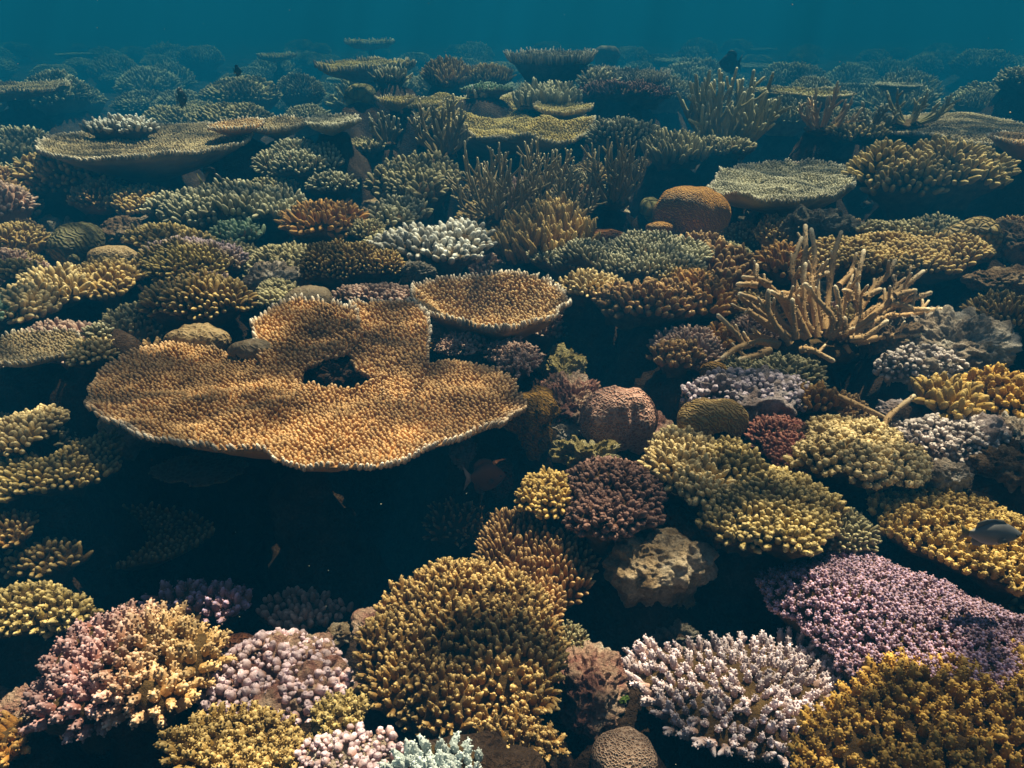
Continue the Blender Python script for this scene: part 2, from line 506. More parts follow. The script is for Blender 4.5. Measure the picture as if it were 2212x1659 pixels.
def finger(label, cx, cy, w, h, sp, fl, fr, mat, k=.5, z=0.0, seed=None, cat='finger coral', wob=.2, amp=.11, tone=None, outline=None, flat=False, tilt=(0, 0), bodymat=None, name='finger_coral', tmax=.93, lift=.3, sats=True, **o):
    sd_, rng = next_rng()
    if outline is not None:
        c = at(cx, cy, z); sc = FX / depth_of(cx, cy, z)
        pts = [at(px, py, z)[:2] for px, py in outline]
        ol = poly_polar(pts, c[:2]); rr = float(np.mean(ol[1]))
        rz = k * rr
        prof = table_prof(0, .16)[::] if flat else None
        if flat:
            r = np.linspace(0, 1, 16); prof = np.stack([r, -(r ** 3) * 1.0], 1)
            und = [(.96, -1.25), (.8, -1.7), (.5, -2.3), (.35, -5.0)]
        else: prof, und = DOME, DOME_U
        S = Surf(c, 1, 1, prof, und, rz, 0, sd_, amp=amp, outline=ol, tilt=tilt)
        rx = ry = rr
    else:
        q_ = .9 if cy < 300 else .3
        cy = cy + fl * .15 * q_; w = max(.6 * w, w - fl * .7 * q_); h = max(.5 * h, h - fl * .8 * q_)      # the fingers add their own length round the body
        sc, rx, ry, rz = solve_ellipse(cx, cy, w, h, z, k)
        c = at(cx, cy, z)
        if flat:
            r = np.linspace(0, 1, 16); prof = np.stack([r, 1 - r ** 3], 1); und = [(.96, -.2), (.8, -.7), (.5, -1.3), (.35, -4.0)]
        else: prof, und = DOME, DOME_U
        S = Surf(c, rx * .93, ry * .93, prof, und, rz * .85, 0, sd_, wob=wob, amp=amp, tilt=tilt)
    root = empty(name, tuple(c), label, cat, GROUPS.get(name))
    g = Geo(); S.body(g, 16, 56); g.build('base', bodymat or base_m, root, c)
    mf = two_tone(c, tone[0], tone[1] / sc, tone[2] / sc if len(tone) > 2 else 0) if tone else None
    spread_fingers(root, S, name, mat, sp / sc, fl / sc, fr / sc, rng, mixf=mf, tmax=tmax, **o)
    if outline is None and w > 85 and sats:
        for j in range(2 + (w > 200)):
            a = rng.uniform(0, 6.283); q = rng.uniform(.4, .6)
            c2 = c + np.array([math.cos(a) * rx * (1.0 - q * .62), math.sin(a) * ry * (1.0 - q * .62), rz * rng.uniform(-.25, .18)])
            S2 = Surf(c2, rx * q, ry * q, prof, und, rz * rng.uniform(.5, .75), 0, sd_ + 500 + j, wob=.22, amp=.12, tilt=tilt)
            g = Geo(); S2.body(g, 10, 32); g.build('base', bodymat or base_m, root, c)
            o2 = {k_: v_ for k_, v_ in o.items() if k_ not in ('split',)}
            spread_fingers(root, S2, name, mat, sp / sc, fl / sc * rng.uniform(.8, 1.1), fr / sc, rng, mixf=mf, tmax=tmax, origin=c, **o2)
    bump_for(c, rx, ry, rz, lift)
    return root

def table(label, cx, cy, w, h, sp, fl, fr, mat, z=.05, bowl=.06, thick=.05, cone=.2, foot=.16, curl=0.0, outline=None, tilt=(0, 0), amp=.03, root=None, foot_d=.6, cat='table coral', wob=.09, stalk=True, bodymat=None, ratio=None, **o):
    sd_, rng = next_rng()
    c = at(cx, cy, z); sc = FX / depth_of(cx, cy, z)
    if outline is not None:
        pts = [at(px, py, z)[:2] for px, py in outline]
        ol = poly_polar(pts, c[:2]); R = float(np.mean(ol[1])); rx = ry = R
    else:
        _, rx, ry, _ = solve_ellipse(cx, cy, w, h, z, .0); R = rx; ol = None
        if ratio: ry = rx * ratio
    prof = table_prof(bowl, curl) - np.array([0, max(0, bowl)]); z0 = prof[-1, 1]
    und = table_under(z0, thick, cone, foot, bowl=max(0, bowl))
    if not stalk: und = [(.985, z0 - thick * .7), (.9, z0 - thick * 1.5), (.5, -thick * 2 - .02), (.25, -thick * 2.5 - .03)]
    S = Surf(c, *( (1, 1) if ol is not None else (rx, ry)), prof, und, R, 0, sd_, wob=wob, amp=amp, outline=ol, tilt=tilt)
    new = root is None
    if new: root = empty('table_coral', tuple(c), label, cat, GROUPS['table_coral'])
    g = Geo(); S.body(g, 20, 96); g.build('plate', bodymat or mat, root, np.array(root.location))
    if stalk:
        zf = und[-1][1]
        S2 = Surf(c + np.array([0, 0, 0]), rx if ol is None else R, ry if ol is None else R, [(0, zf + .06), (foot * 1.1, zf + .05)], [(foot * 1.15, zf - .05), (foot * .9, zf * .5 - foot_d / R * .5), (foot * 1.3, -foot_d / R)], R, 0, sd_, wob=.2)
        g = Geo(); S2.body(g, 3, 40, nu=14); V = g.v[0]; g.v[0] = V + nrm(V - c) * (R * foot * .35 * fbm(V * 22, 3, 5))[:, None]
        g.build('stalk', base_m, root, np.array(root.location))  # stalk takes the darkened tone too, as painted shade under the plate
    kw = dict(a=.7, up=.5, tmax=1.0, tpl=T_MID, rimcol=.93, rimlen=.45, thick_f=1.05, long_f=1.1)
    kw.update(o)
    spread_fingers(root, S, 'table_coral', mat, sp / sc, fl / sc, fr / sc, rng, origin=np.array(root.location), **kw)
    SPOTS.append((c[0], c[1], R))
    if stalk and R < .5 and c[1] > 1.5: BUMPS.append((c[0], c[1], rx * .5 if ol is None else R * .5, ry * .5 if ol is None else R * .5, c[2] - (.26 + cone * .5) * R))
    return root
def tube(g, pts, r0, r1, seg=7, sub=5, rng=None, rnd=.5, nub=0, knob=True, tip0=0.0):
    pts = np.asarray(pts, float)
    P = [pts[0]]
    ext = np.vstack([2 * pts[0] - pts[1], pts, 2 * pts[-1] - pts[-2]])
    for i in range(1, len(ext) - 2):
        for s_ in range(1, sub + 1):
            t = s_ / sub
            a, b, c, d = ext[i - 1], ext[i], ext[i + 1], ext[i + 2]
            P.append(.5 * ((2 * b) + (-a + c) * t + (2 * a - 5 * b + 4 * c - d) * t * t + (-a + 3 * b - 3 * c + d) * t ** 3))
    P = np.array(P); n = len(P)
    T = nrm(np.gradient(P, axis=0))
    u = nrm(np.cross(T[0], [0.3, .2, 1.0])); U = []
    for k in range(n):
        u = nrm(u - T[k] * (u @ T[k])); U.append(u)
    U = np.array(U); V = np.cross(T, U)
    s = np.linspace(0, 1, n); R = (r0 + (r1 - r0) * s) * (1 + .09 * rng.normal(size=n))
    # rounded end
    P = np.vstack([P, P[-1] + T[-1] * R[-1] * .6]); U = np.vstack([U, U[-1:]]); V = np.vstack([V, V[-1:]]); R = np.append(R, R[-1] * .62)
    n += 1
    a = np.linspace(0, 2 * math.pi, seg, endpoint=False)
    rr = R[:, None] * (1 + .06 * rng.normal(size=(n, seg)))
    W = P[:, None] + (rr * np.cos(a))[..., None] * U[:, None] + (rr * np.sin(a))[..., None] * V[:, None]
    W = W.reshape(-1, 3); pole = P[-1] + T[-1] * R[-1] * .7
    idx = np.arange(n * seg).reshape(n, seg); nx = np.roll(idx, -1, 1)
    q = np.stack([idx[:-1], nx[:-1], nx[1:], idx[1:]], -1).reshape(-1, 4)
    t = np.stack([idx[-1], nx[-1], np.full(seg, n * seg)], -1)
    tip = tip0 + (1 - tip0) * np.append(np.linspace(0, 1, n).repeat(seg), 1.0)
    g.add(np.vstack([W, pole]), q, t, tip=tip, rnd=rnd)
    if nub:
        m = int(nub * len(pts) ** 0 * np.linalg.norm(np.diff(P, axis=0), axis=1).sum() / (r0 * .62) * 1.1)
        k = rng.uniform(.06, .97, m) * (n - 2); i = k.astype(int); f = (k - i)[:, None]
        c = P[i] * (1 - f) + P[i + 1] * f; an = rng.uniform(0, 6.283, m)[:, None]
        rad = np.cos(an) * U[i] + np.sin(an) * V[i]
        rk = R[i]
        ti = np.minimum(i, len(T) - 1)
        add_fingers(g, c + rad * (rk * .85)[:, None], nrm(rad + .7 * T[ti]), rk * .6, rk * .25, rng, T_NUB, 0, 0, 0, .05, rnd=np.full(m, rnd), tip0=.3, tip1=.9)
    return P

def staghorn(label, cx, cy, w, h, n, th, mat, z=0.0, k=None, spread=65, seed=None, side=3, nub=0, base_drop=.1, len_min=.65, side_len=.42, seg=6):
    sd_, rng = next_rng()
    yb = cy + h * .42
    c = at(cx, yb, z); sc = FX / depth_of(cx, yb, z)
    rx, H = w / 2 / sc, h * .95 / sc
    c0 = c.copy()
    root = empty('staghorn_coral', tuple(c0), label, 'staghorn coral', GROUPS['staghorn_coral'])
    th *= 1.3 / sc
    for i in range(n):
        g = Geo()
        a = i * GA + rng.uniform(-.4, .4)
        q = math.sqrt((i + .5) / n)
        tilt = q * math.radians(spread)
        tipp = np.array([math.sin(tilt) * math.cos(a) * rx * 1.1, math.sin(tilt) * math.sin(a) * rx * .9, math.cos(tilt) ** .7 * H]) * rng.uniform(len_min, 1.05)
        st = np.array([math.cos(a), math.sin(a), 0]) * rx * .28 * q + np.array([0, 0, -base_drop * H])
        mid = st * .45 + tipp * .55 + np.array([math.cos(a), math.sin(a), -.5]) * rx * .14 * q + rng.normal(size=3) * rx * .04
        rn = rng.uniform(.2, .8)
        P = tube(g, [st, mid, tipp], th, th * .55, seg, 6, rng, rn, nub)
        Lm = np.linalg.norm(tipp - st)
        for j in range(side):
            f = rng.uniform(.25, .8); p0 = P[int(f * (len(P) - 2))]
            d = nrm(nrm(tipp - st) * .7 + nrm(rng.normal(size=3)) * .75 + np.array([0, 0, .25]))
            l = Lm * side_len * rng.uniform(.5, 1.1) * (1.1 - f * .6)
            tube(g, [p0, p0 + d * l * .5 + rng.normal(size=3) * l * .03, p0 + d * l + np.array([0, 0, l * .12])], th * .72, th * .42, seg, 3, rng, rn, nub, tip0=.2)
        g.build('branch', mat, root)
    g = Geo()
    S = Surf((0, 0, -base_drop * H - .03 * H), rx * .42, rx * .42, DOME, DOME_U, H * .1, 0, sd_, amp=.1)
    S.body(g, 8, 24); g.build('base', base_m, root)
    BUMPS.append((c[0], c[1], rx * .5, rx * .5, c[2] - base_drop * H - .02)); SPOTS.append((c[0], c[1], rx))
    return root

def boulder(label, cx, cy, w, h, mat, k=.7, z=0.0, cat='brain coral', name='brain_coral', wob=.06, amp=.04, disp=.0, dfreq=8, tilt=(0, 0), prof=None, nt=40, nth=96, lift=.3, lumps=None, root=None, part=None):
    sd_, rng = next_rng()
    sc, rx, ry, rz = solve_ellipse(cx, cy, w, h, z, k); c = at(cx, cy, z)
    S = Surf(c, rx, ry, BALL, BALL_U, rz, 0, sd_, wob=wob, amp=amp, disp=disp / sc, dfreq=dfreq / max(rx, .01) * .1 if disp else 8, tilt=tilt)
    g = Geo(); S.body(g, nt, nth)
    if root is None and part is None:
        o = g.build(name, mat, None, c); o.location = tuple(c)
        tag(o, label, cat, GROUPS.get(name))
    else:
        o = g.build(part, mat, root, np.array(root.location))
    bump_for(c, rx, ry, rz, lift)
    return o

def rock(label, cx, cy, w, h, mat, k=.5, z=0.0, rough=.28, freq=2.2, name='reef_rock', cat='rock', knobs=0, kr=10, kmat=None, seed=None, sponge=None):
    sd_, rng = next_rng()
    sc, rx, ry, rz = solve_ellipse(cx, cy, w, h, z, k); c = at(cx, cy, z)
    S = Surf(c, rx, ry, BALL, BALL_U, rz, 0, sd_, wob=.16, amp=.1)
    g = Geo(); S.body(g, 70, 150)
    V = g.v[0]; q = (V - c) / rx
    d = nrm((V - c) / np.array([rx, ry, rz]))
    n = fbm(q * freq + sd_, 5, sd_); rid = 1 - np.abs(fbm(q * freq * 1.7 + sd_ * 2, 4, sd_ + 9)) * 1.3
    hole = sstep(.25, .7, fbm(q * freq * 2.6 + 5, 2, sd_ + 31))
    g.v[0] = V + d * (rx * rough * (n * .6 + rid * .5 - .35 - hole * .35))[:, None]
    if not knobs:
        o = g.build(name, mat, None, c); o.location = tuple(c); tag(o, label, cat, GROUPS.get(name))
    else:
        o = empty(name, tuple(c), label, cat, GROUPS.get(name))
        g.build('stone', mat, o, c)
        P, Nn, t, th, s2 = S.sample(kr * 2.1 / sc, rng, .9)
        g2 = Geo()
        r = kr / sc * rng.uniform(.5, 1.35, len(P))
        D = nrm(Nn + rng.normal(size=P.shape) * .35 + np.array([0, 0, .3]))
        P = P + d[:1] * 0 + Nn * (rx * rough * .12)
        add_fingers(g2, P - D * (r * .5)[:, None], D, r * rng.uniform(1.6, 2.8, len(P)), r, rng, T_KNOB, 0, 0, .15, .16)
        D3 = nrm(D + nrm(rng.normal(size=P.shape)) * .9); m3 = rng.uniform(0, 1, len(P)) < .6
        add_fingers(g2, P[m3], D3[m3], r[m3] * 1.8, r[m3] * .6, rng, T_KNOB, 0, 0, .15, .18)
        g2.build('knobs', kmat or mat, o, c)
    bump_for(c, rx, ry, rz, .2)
    return o

# ------------------------------------------------------------------ colours of the living coral (base, tip)
CM = coral_mat
gold = CM((.37, .20, .075), (.66, .46, .25), .75, 2.5, rim=1.0, grain=300)
gold_b = CM((.34, .19, .07), (.72, .56, .34), .7, 2.5, rim=1.0, grain=301)
olive = CM((.20, .10, .02), (.58, .44, .20), 1.0, 3.2)
olive_b = CM((.22, .13, .03), (.58, .45, .21), 1.0, 3.2, grain=261)
yelgr = CM((.24, .17, .045), (.62, .50, .24), 1.0, 2.8)
yellow = CM((.30, .18, .03), (.70, .52, .20), 1.0, 2.8)
deepyel = CM((.26, .13, .015), (.72, .48, .13), 1.0, 2.6, grain=200)
paleyel = CM((.32, .22, .08), (.80, .66, .38), 1.0, 2.4)
greyg = CM((.17, .14, .07), (.48, .45, .28), .95, 2.8)
greyb = CM((.19, .17, .10), (.58, .58, .44), .95, 2.8)
brownf = CM((.19, .085, .02), (.52, .36, .18), 1.0, 3)
orangeb = CM((.28, .13, .025), (.50, .32, .12), .9, 3)
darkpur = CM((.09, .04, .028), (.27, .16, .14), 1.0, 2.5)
redpur = CM((.20, .06, .05), (.38, .18, .14), .9, 2.5)
lilac = CM((.29, .14, .10), (.52, .42, .70), 1.0, 2.8, grain=220)
whitel = CM((.32, .20, .17), (.76, .70, .84), 1.0, 1.8, grain=220)
bluew = CM((.24, .20, .14), (.78, .82, .84), 1.0, 2.2)
paleblue = CM((.35, .42, .44), (.70, .82, .86), 1.0, 2)
purple2 = CM((.17, .11, .12), (.34, .28, .38), .9, 2.5, base2=(.20, .15, .045), tip2=(.46, .38, .16))
twop = CM((.26, .10, .08), (.60, .44, .50), 1.0, 2.2, base2=(.36, .21, .07), tip2=(.72, .55, .32), grain=200)
pinkb = CM((.30, .17, .13), (.60, .45, .40), .9, 2)
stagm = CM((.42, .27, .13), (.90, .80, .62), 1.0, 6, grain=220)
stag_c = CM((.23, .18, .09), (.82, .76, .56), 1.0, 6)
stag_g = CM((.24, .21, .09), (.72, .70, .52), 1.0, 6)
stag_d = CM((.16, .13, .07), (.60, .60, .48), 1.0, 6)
tealm = CM((.15, .22, .14), (.40, .55, .42), .9, 2.5)
pale_t = CM((.30, .27, .18), (.62, .62, .52), .8, 2.5, rim=.6)
brown_t = CM((.26, .19, .10), (.48, .42, .28), .7, 2.5, rim=.7)
green_t = CM((.28, .21, .06), (.56, .48, .20), .8, 2.5, rim=.7)
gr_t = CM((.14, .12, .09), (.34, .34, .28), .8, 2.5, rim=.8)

pink_brain = brain_mat((.66, .42, .36), (.42, .20, .15), 'cells', 95)
orange_brain = brain_mat((.58, .30, .06), (.24, .10, .02), 'maze', 130, depth=.006)
tan_brain = brain_mat((.52, .38, .17), (.26, .15, .05), 'maze', 130, depth=.004)
green_brain = brain_mat((.36, .34, .14), (.18, .16, .06), 'lumps', 16, depth=.03)
grey_brain = brain_mat((.17, .16, .08), (.07, .06, .03), 'maze', 60)
bubble_brain = brain_mat((.42, .32, .13), (.10, .06, .02), 'lumps', 34, depth=.02)
spot_brain = brain_mat((.60, .44, .36), (.16, .08, .05), 'cells', 190, depth=.003)
yb_brain = brain_mat((.30, .17, .03), (.16, .08, .01), 'maze', 120, depth=.004)
smooth_tan = brain_mat((.40, .30, .17), (.24, .16, .08), 'cells', 70, depth=.002)
smooth_br = brain_mat((.20, .16, .11), (.15, .11, .075), 'cells', 60, depth=.002)
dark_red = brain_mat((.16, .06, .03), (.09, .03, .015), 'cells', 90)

rk_pale = rock_mat([(.18, .13, .10), (.42, .34, .28), (.66, .60, .55), (.80, .76, .76)], 8)
rk_lilac = rock_mat([(.14, .09, .09), (.34, .26, .26), (.52, .46, .52), (.68, .64, .72)], 12)
crust = CM((.26, .20, .17), (.66, .60, .62), .95, 1.3, grain=122, mott=16)
crust2 = CM((.34, .20, .09), (.70, .60, .44), .95, 1.3, grain=123, mott=16)
rk_dead = rock_mat([(.04, .02, .012), (.10, .05, .03), (.20, .12, .08), (.55, .46, .46)], 14)
rk_cream = rock_mat([(.16, .09, .05), (.42, .30, .18), (.66, .54, .40), (.80, .74, .66)], 10)
rk_brown = rock_mat([(.05, .035, .02), (.16, .10, .06), (.30, .22, .15), (.40, .34, .28)], 9)
rk_orange = rock_mat([(.10, .04, .02), (.34, .15, .04), (.55, .33, .14), (.62, .50, .42)], 10)
rk_pink = rock_mat([(.16, .06, .05), (.40, .20, .17), (.62, .44, .34), (.75, .66, .58)], 11)
rk_yel = rock_mat([(.08, .06, .02), (.30, .24, .09), (.55, .48, .24), (.70, .66, .5)], 22)
rk_grey = rock_mat([(.06, .05, .04), (.18, .16, .14), (.32, .30, .26), (.45, .43, .38)], 14)
knobm = CM((.36, .20, .15), (.66, .54, .66), .95, 1.5, grain=120, mott=14)

# ------------------------------------------------------------------ the big table coral in the middle
big = [(178,850),(195,810),(245,775),(330,750),(430,745),(500,765),(560,760),(620,775),(615,790),(640,830),(690,843),(760,842),(812,830),(850,812),(920,780),(1000,775),(1070,790),(1110,830),(1122,870),(1100,900),(1060,930),(960,965),(860,1000),(760,1010),(650,1008),(590,990),(560,965),(480,972),(380,962),(290,945),(230,910),(190,880)]
bt = table('large golden brown table coral with white rim, biggest in the middle of the reef', 650, 900, 940, 270, 9.6, 9.5, 4.7, gold, z=.10, bowl=.03, thick=.04, cone=.22, foot=.085, outline=big, amp=.05, bend=.08, up=.6, a=.6, jit=.07, var=.14, lump=.05, rimdir=(0, -1))
table('', 640, 738, 0, 0, 9.2, 9.5, 4.5, gold, z=.13, root=bt, stalk=False, amp=.05, tilt=(0, .14), outline=[(545,712),(590,686),(650,668),(715,676),(772,690),(780,735),(752,760),(700,764),(655,784),(632,836),(590,840),(555,800),(560,760)], bowl=.03, thick=.06, bend=.08, jit=.07, lump=.05, rimdir=(-.6, .8))
table('', 836, 735, 0, 0, 9.2, 9.5, 4.5, gold, z=.115, root=bt, stalk=False, amp=.03, tilt=(0, .06), outline=[(738,690),(765,668),(830,665),(898,665),(926,695),(928,750),(912,812),(870,852),(830,842),(806,806),(772,792),(742,748)], bowl=.03, thick=.06, bend=.08, jit=.07, lump=.05, rimdir=(.6, .8))
table('bowl shaped tan table coral with white rim behind the large golden table', 1060, 645, 345, 130, 8.2, 8.5, 4.0, gold_b, z=.13, bowl=.46, curl=.04, thick=.045, cone=.3, foot=.16,
      outline=[(888,640),(885,615),(930,600),(1020,592),(1110,588),(1180,600),(1225,625),(1232,645),(1200,680),(1150,695),(1095,708),(1000,698),(930,672)], amp=.04, lump=.05)
rock('crumbled dead coral with a whitish crust in the hollow of the large golden table', 712, 800, 135, 56, rk_dead, k=.35, z=.075, rough=.42, freq=3.0)
BUMPS.pop()
finger('small brown coral knob standing in the hollow of the large golden table', 762, 812, 56, 32, 8, 7, 3.6, gold, z=.02, k=.8)
BUMPS.pop()

# ------------------------------------------------------------------ bottom of the picture
finger('huge olive brown cushion of finger coral at the bottom centre', 985, 1405, 440, 430, 18.5, 25, 6.0, olive, k=.42, z=-.06, tpl=T_HI, a=.55, up=.55, tmax=.95, bend=.1, lump=.07, taper=.3, fork=1, nubs=4, nub=.5, jit=.12, wob=.11, amp=.09, sats=False)
finger('dark brown slope of slender fingers behind the huge olive cushion', 1150, 1205, 250, 300, 13, 22, 4.2, brownf, k=.5, z=-.1, tpl=T_HI, a=.45, up=.6, tmax=.95, jit=.1)
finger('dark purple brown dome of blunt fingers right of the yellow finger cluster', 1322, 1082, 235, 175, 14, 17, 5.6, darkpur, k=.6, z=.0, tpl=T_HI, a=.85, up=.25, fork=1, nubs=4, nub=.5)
finger('small bright yellow finger coral left of the dark purple dome', 1188, 1072, 112, 112, 11, 15, 4.2, yellow, k=.7, z=.0, tpl=T_HI, a=.9, up=.2, fork=1)
finger('two coloured coral with purple left half and yellow right half, lower left', 290, 1450, 365, 230, 27, 36, 9, twop, k=.55, z=-.06, tpl=T_HI, a=.85, up=.3, tone=(0.2, 110, 30), split=100, nubs=12, nub=.55, fork=0, taper=.3, tmax=.95)
rock('knobbly white and pink coralline crust beside the two coloured coral', 600, 1500, 290, 230, rk_pink, k=.5, z=-.12, knobs=1, kr=7.6, kmat=knobm, rough=.3)
rock('bright white encrusted rubble at the bottom edge under the olive cushion', 780, 1650, 270, 90, rk_pale, k=.5, z=.0, rough=.34, knobs=1, kr=7, kmat=knobm)
finger('green brown finger coral at the bottom edge left of the white rubble', 500, 1615, 310, 130, 20, 24, 7.4, olive_b, k=.5, z=-.02, tpl=T_HI, nubs=12, nub=.5, fork=1)
finger('small yellow green finger tuft touching the left of the huge cushion', 735, 1560, 100, 115, 17, 22, 6.5, yelgr, k=.6, z=-.05, tpl=T_HI, nubs=10, nub=.5)
finger('pale blue pointed finger coral cut off by the bottom edge', 950, 1650, 210, 75, 22, 30, 8, paleblue, k=.6, z=.04, tpl=T_HI, nubs=12, nub=.45, split=60, taper=.35, up=.6)
finger('olive finger coral below the right foot of the huge cushion', 1115, 1612, 170, 110, 19, 24, 6, olive, k=.6, z=-.06, tpl=T_HI, nubs=8, nub=.5)
finger('small dark grey bushy coral wedged right of the huge cushion', 1232, 1390, 72, 105, 9, 12, 2.6, greyg, k=.7, z=-.14, fork=1)
rock('pink and orange encrusted rock standing right of the huge cushion', 1275, 1495, 140, 190, rk_pink, k=1.1, z=-.15, rough=.35)
rock('thin crust of green algae on the pink rock', 1335, 1500, 40, 60, rock_mat([(.02, .05, .01), (.10, .18, .03), (.20, .32, .06)], 20), k=.5, z=-.14, rough=.4, name='algae', cat='algae')
boulder('pale speckled round coral at the bottom edge, lit in stripes', 1347, 1640, 145, 120, spot_brain, k=.8, z=-.12)
whl = [(1358,1400),(1410,1388),(1480,1392),(1560,1380),(1640,1372),(1720,1360),(1800,1370),(1900,1420),(1880,1500),(1790,1580),(1700,1640),(1600,1620),(1500,1590),(1450,1570),(1415,1500),(1375,1450)]
finger('spiky white and lilac finger coral spreading near the lower right', 1620, 1490, 500, 260, 23, 22, 7.0, whitel, k=.12, flat=True, z=-.12, outline=whl, tpl=T_HI, a=.8, up=.4, out=.35, split=100, nubs=14, nub=.5, long_f=1.2, fork=1, tmax=1.0, jit=.2, taper=.3, rimcol=.8, rimlen=.5)
lil = [(1650,1195),(1690,1165),(1760,1140),(1880,1145),(1990,1190),(2120,1250),(2300,1330),(2420,1500),(2340,1640),(2160,1620),(2020,1540),(1930,1470),(1850,1410),(1800,1340),(1740,1285),(1680,1255)]
finger('broad lilac pink coral plate of clustered knobs at the lower right', 2020, 1370, 620, 420, 18, 16, 5.6, lilac, k=.30, flat=True, z=-.02, outline=lil, tpl=T_MID, a=.7, up=.5, fork=3, nubs=10, nub=.75, tmax=1.0, taper=.1, amp=.05, jit=.1)
yel = [(1690,1700),(1740,1560),(1850,1475),(1980,1425),(2150,1420),(2400,1440),(2520,1700),(2300,1950),(1900,1950),(1720,1800)]
finger('deep yellow thicket of thick fingers in the bottom right corner', 2030, 1620, 500, 420, 29, 34, 9.5, deepyel, k=.16, z=-.07, outline=yel, tpl=T_HI, a=.6, up=.6, split=90, nubs=16, nub=.45, tmax=.95, taper=.25, fork=1)
yb = [(1880,1040),(1940,1015),(2030,1015),(2120,1060),(2240,1110),(2420,1180),(2420,1310),(2250,1270),(2130,1220),(2030,1190),(1940,1130),(1890,1090)]
finger('bright yellow bed of stubby fingers behind the lilac plate', 2080, 1130, 400, 230, 17, 19, 6.2, yellow, k=.2, flat=True, z=.0, outline=yb, tpl=T_HI, a=.6, up=.6, nubs=8, nub=.5, tmax=1.0, fork=1)
finger('yellow nubby coral with thick short knobs, right of the red coral', 1845, 990, 255, 150, 15, 15, 6.5, paleyel, k=.4, z=.03, tpl=T_HI, a=.7, up=.4, nubs=6, nub=.5, fork=1)
finger('small cluster of pale yellow knobs above the red coral', 1800, 930, 110, 60, 12, 12, 5, paleyel, k=.5, z=.05, tpl=T_HI, nubs=5, nub=.5)
finger('dull red coral bush beside the yellow nubby coral', 1690, 960, 130, 130, 11, 14, 4, redpur, k=.6, z=.0, fork=1, nubs=4, nub=.5)
finger('pale yellow fingers pointing left above the olive spread', 1490, 1005, 175, 150, 14, 22, 5.4, paleyel, k=.5, z=.02, tpl=T_HI, a=.85, up=.2, nubs=5, nub=.4)
finger('pale olive fingers just below the tan brain coral', 1585, 1000, 115, 90, 13, 18, 4.8, yelgr, k=.5, z=.04, tpl=T_HI, nubs=5, nub=.4)
finger('wide olive yellow coral with short fingers above the dark cave', 1665, 1100, 310, 165, 14, 17, 5.2, yelgr, k=.3, z=.0, tpl=T_HI, a=.8, up=.35, nubs=5, nub=.4, fork=1, wob=.12, out=.2)
boulder('pink brain coral with fine honeycomb surface near the centre right', 1340, 905, 172, 140, pink_brain, k=.85, z=.0, wob=.12, amp=.09, disp=22, dfreq=5)
boulder('lobed yellow brown boulder coral beside the rim of the large golden table', 1158, 905, 95, 125, yb_brain, k=1.2, z=.0, wob=.12, disp=24, dfreq=9, cat='boulder coral', name='boulder_coral')
boulder('tan maze patterned brain coral right of the pink one', 1540, 908, 165, 95, tan_brain, k=.7, z=.05, wob=.08, amp=.07)
rock('yellow crusted rubble between the pink brain coral and the purple dome', 1270, 985, 140, 75, rk_yel, k=.45, z=-.03, rough=.5)
rock('pale pink rubble slope left of the pink brain coral', 1235, 865, 130, 150, rk_pink, k=.5, z=-.04, rough=.5, freq=3.4)
rock('small dark stone with a violet patch under the right rim of the large table', 1000, 975, 55, 55, rk_lilac, k=.8, z=-.08, rough=.35)
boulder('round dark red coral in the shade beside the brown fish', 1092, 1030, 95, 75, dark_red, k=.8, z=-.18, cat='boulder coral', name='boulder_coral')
rock('pale rock shelf with orange crust below the purple dome', 1410, 1212, 225, 140, rk_cream, k=.5, z=-.08, rough=.24, freq=1.9)
rock('orange and yellow encrusted rock hanging into the dark cave', 1440, 1275, 110, 150, rk_orange, k=.8, z=-.2, rough=.4)
rock('grey brown ledge running below the dark cave', 1465, 1385, 110, 60, rk_grey, k=.6, z=-.2, rough=.4)
rock('rough rock rim under the wide olive yellow coral', 1530, 1130, 190, 90, rk_brown, k=.3, z=-.06, rough=.4)
finger('shadowed lilac fingers at the back of the dark cave', 1650, 1340, 150, 80, 17, 24, 7, lilac, k=.5, z=-.32, tpl=T_HI, nubs=6, nub=.5)

# left edge and the shade under the big table
yl = [(-60,1000),(0,960),(90,985),(170,950),(240,925),(262,950),(245,1000),(170,1030),(60,1050),(-60,1062)]
finger('yellow green flat coral at the left edge below the large table tip', 100, 1000, 300, 130, 12, 14, 4.6, yelgr, k=.2, flat=True, z=.0, outline=yl, tpl=T_HI, tmax=1.0, out=.2)
finger('bright yellow green knobs at the left edge above the flat coral', 45, 940, 125, 100, 12, 15, 4.6, paleyel, k=.5, z=.03, tpl=T_HI, a=.8)
finger('olive yellow coral fading into shade on the lower left edge', 70, 1325, 250, 105, 15, 16, 5.6, yelgr, k=.35, z=-.1, tpl=T_HI, a=.8, nubs=4, nub=.5)
finger('dim olive fingers in the lower left shade above the yellow coral', 110, 1215, 170, 80, 15, 16, 5, olive_b, k=.4, z=-.18, tpl=T_HI)
finger('dim green brown coral touching the left edge in shade', 15, 1150, 90, 70, 13, 16, 4.4, olive, k=.5, z=-.1)
table('dark shaded coral shelf deep under the large golden table', 250, 1160, 380, 110, 12, 10, 5, olive_b, z=-.3, cone=.4, foot_d=.3)
finger('dim pink fingers in shadow behind the two coloured coral', 430, 1310, 190, 80, 20, 26, 7, lilac, k=.4, z=-.26, tpl=T_HI, nubs=6, nub=.5)
finger('dim purple rubble like coral in deep shade under the table', 640, 1320, 200, 70, 16, 18, 6, pinkb, k=.4, z=-.3)
boulder('dark brown round coral behind the white coralline crust', 520, 1405, 90, 70, dark_red, k=.8, z=-.2, cat='boulder coral', name='boulder_coral')
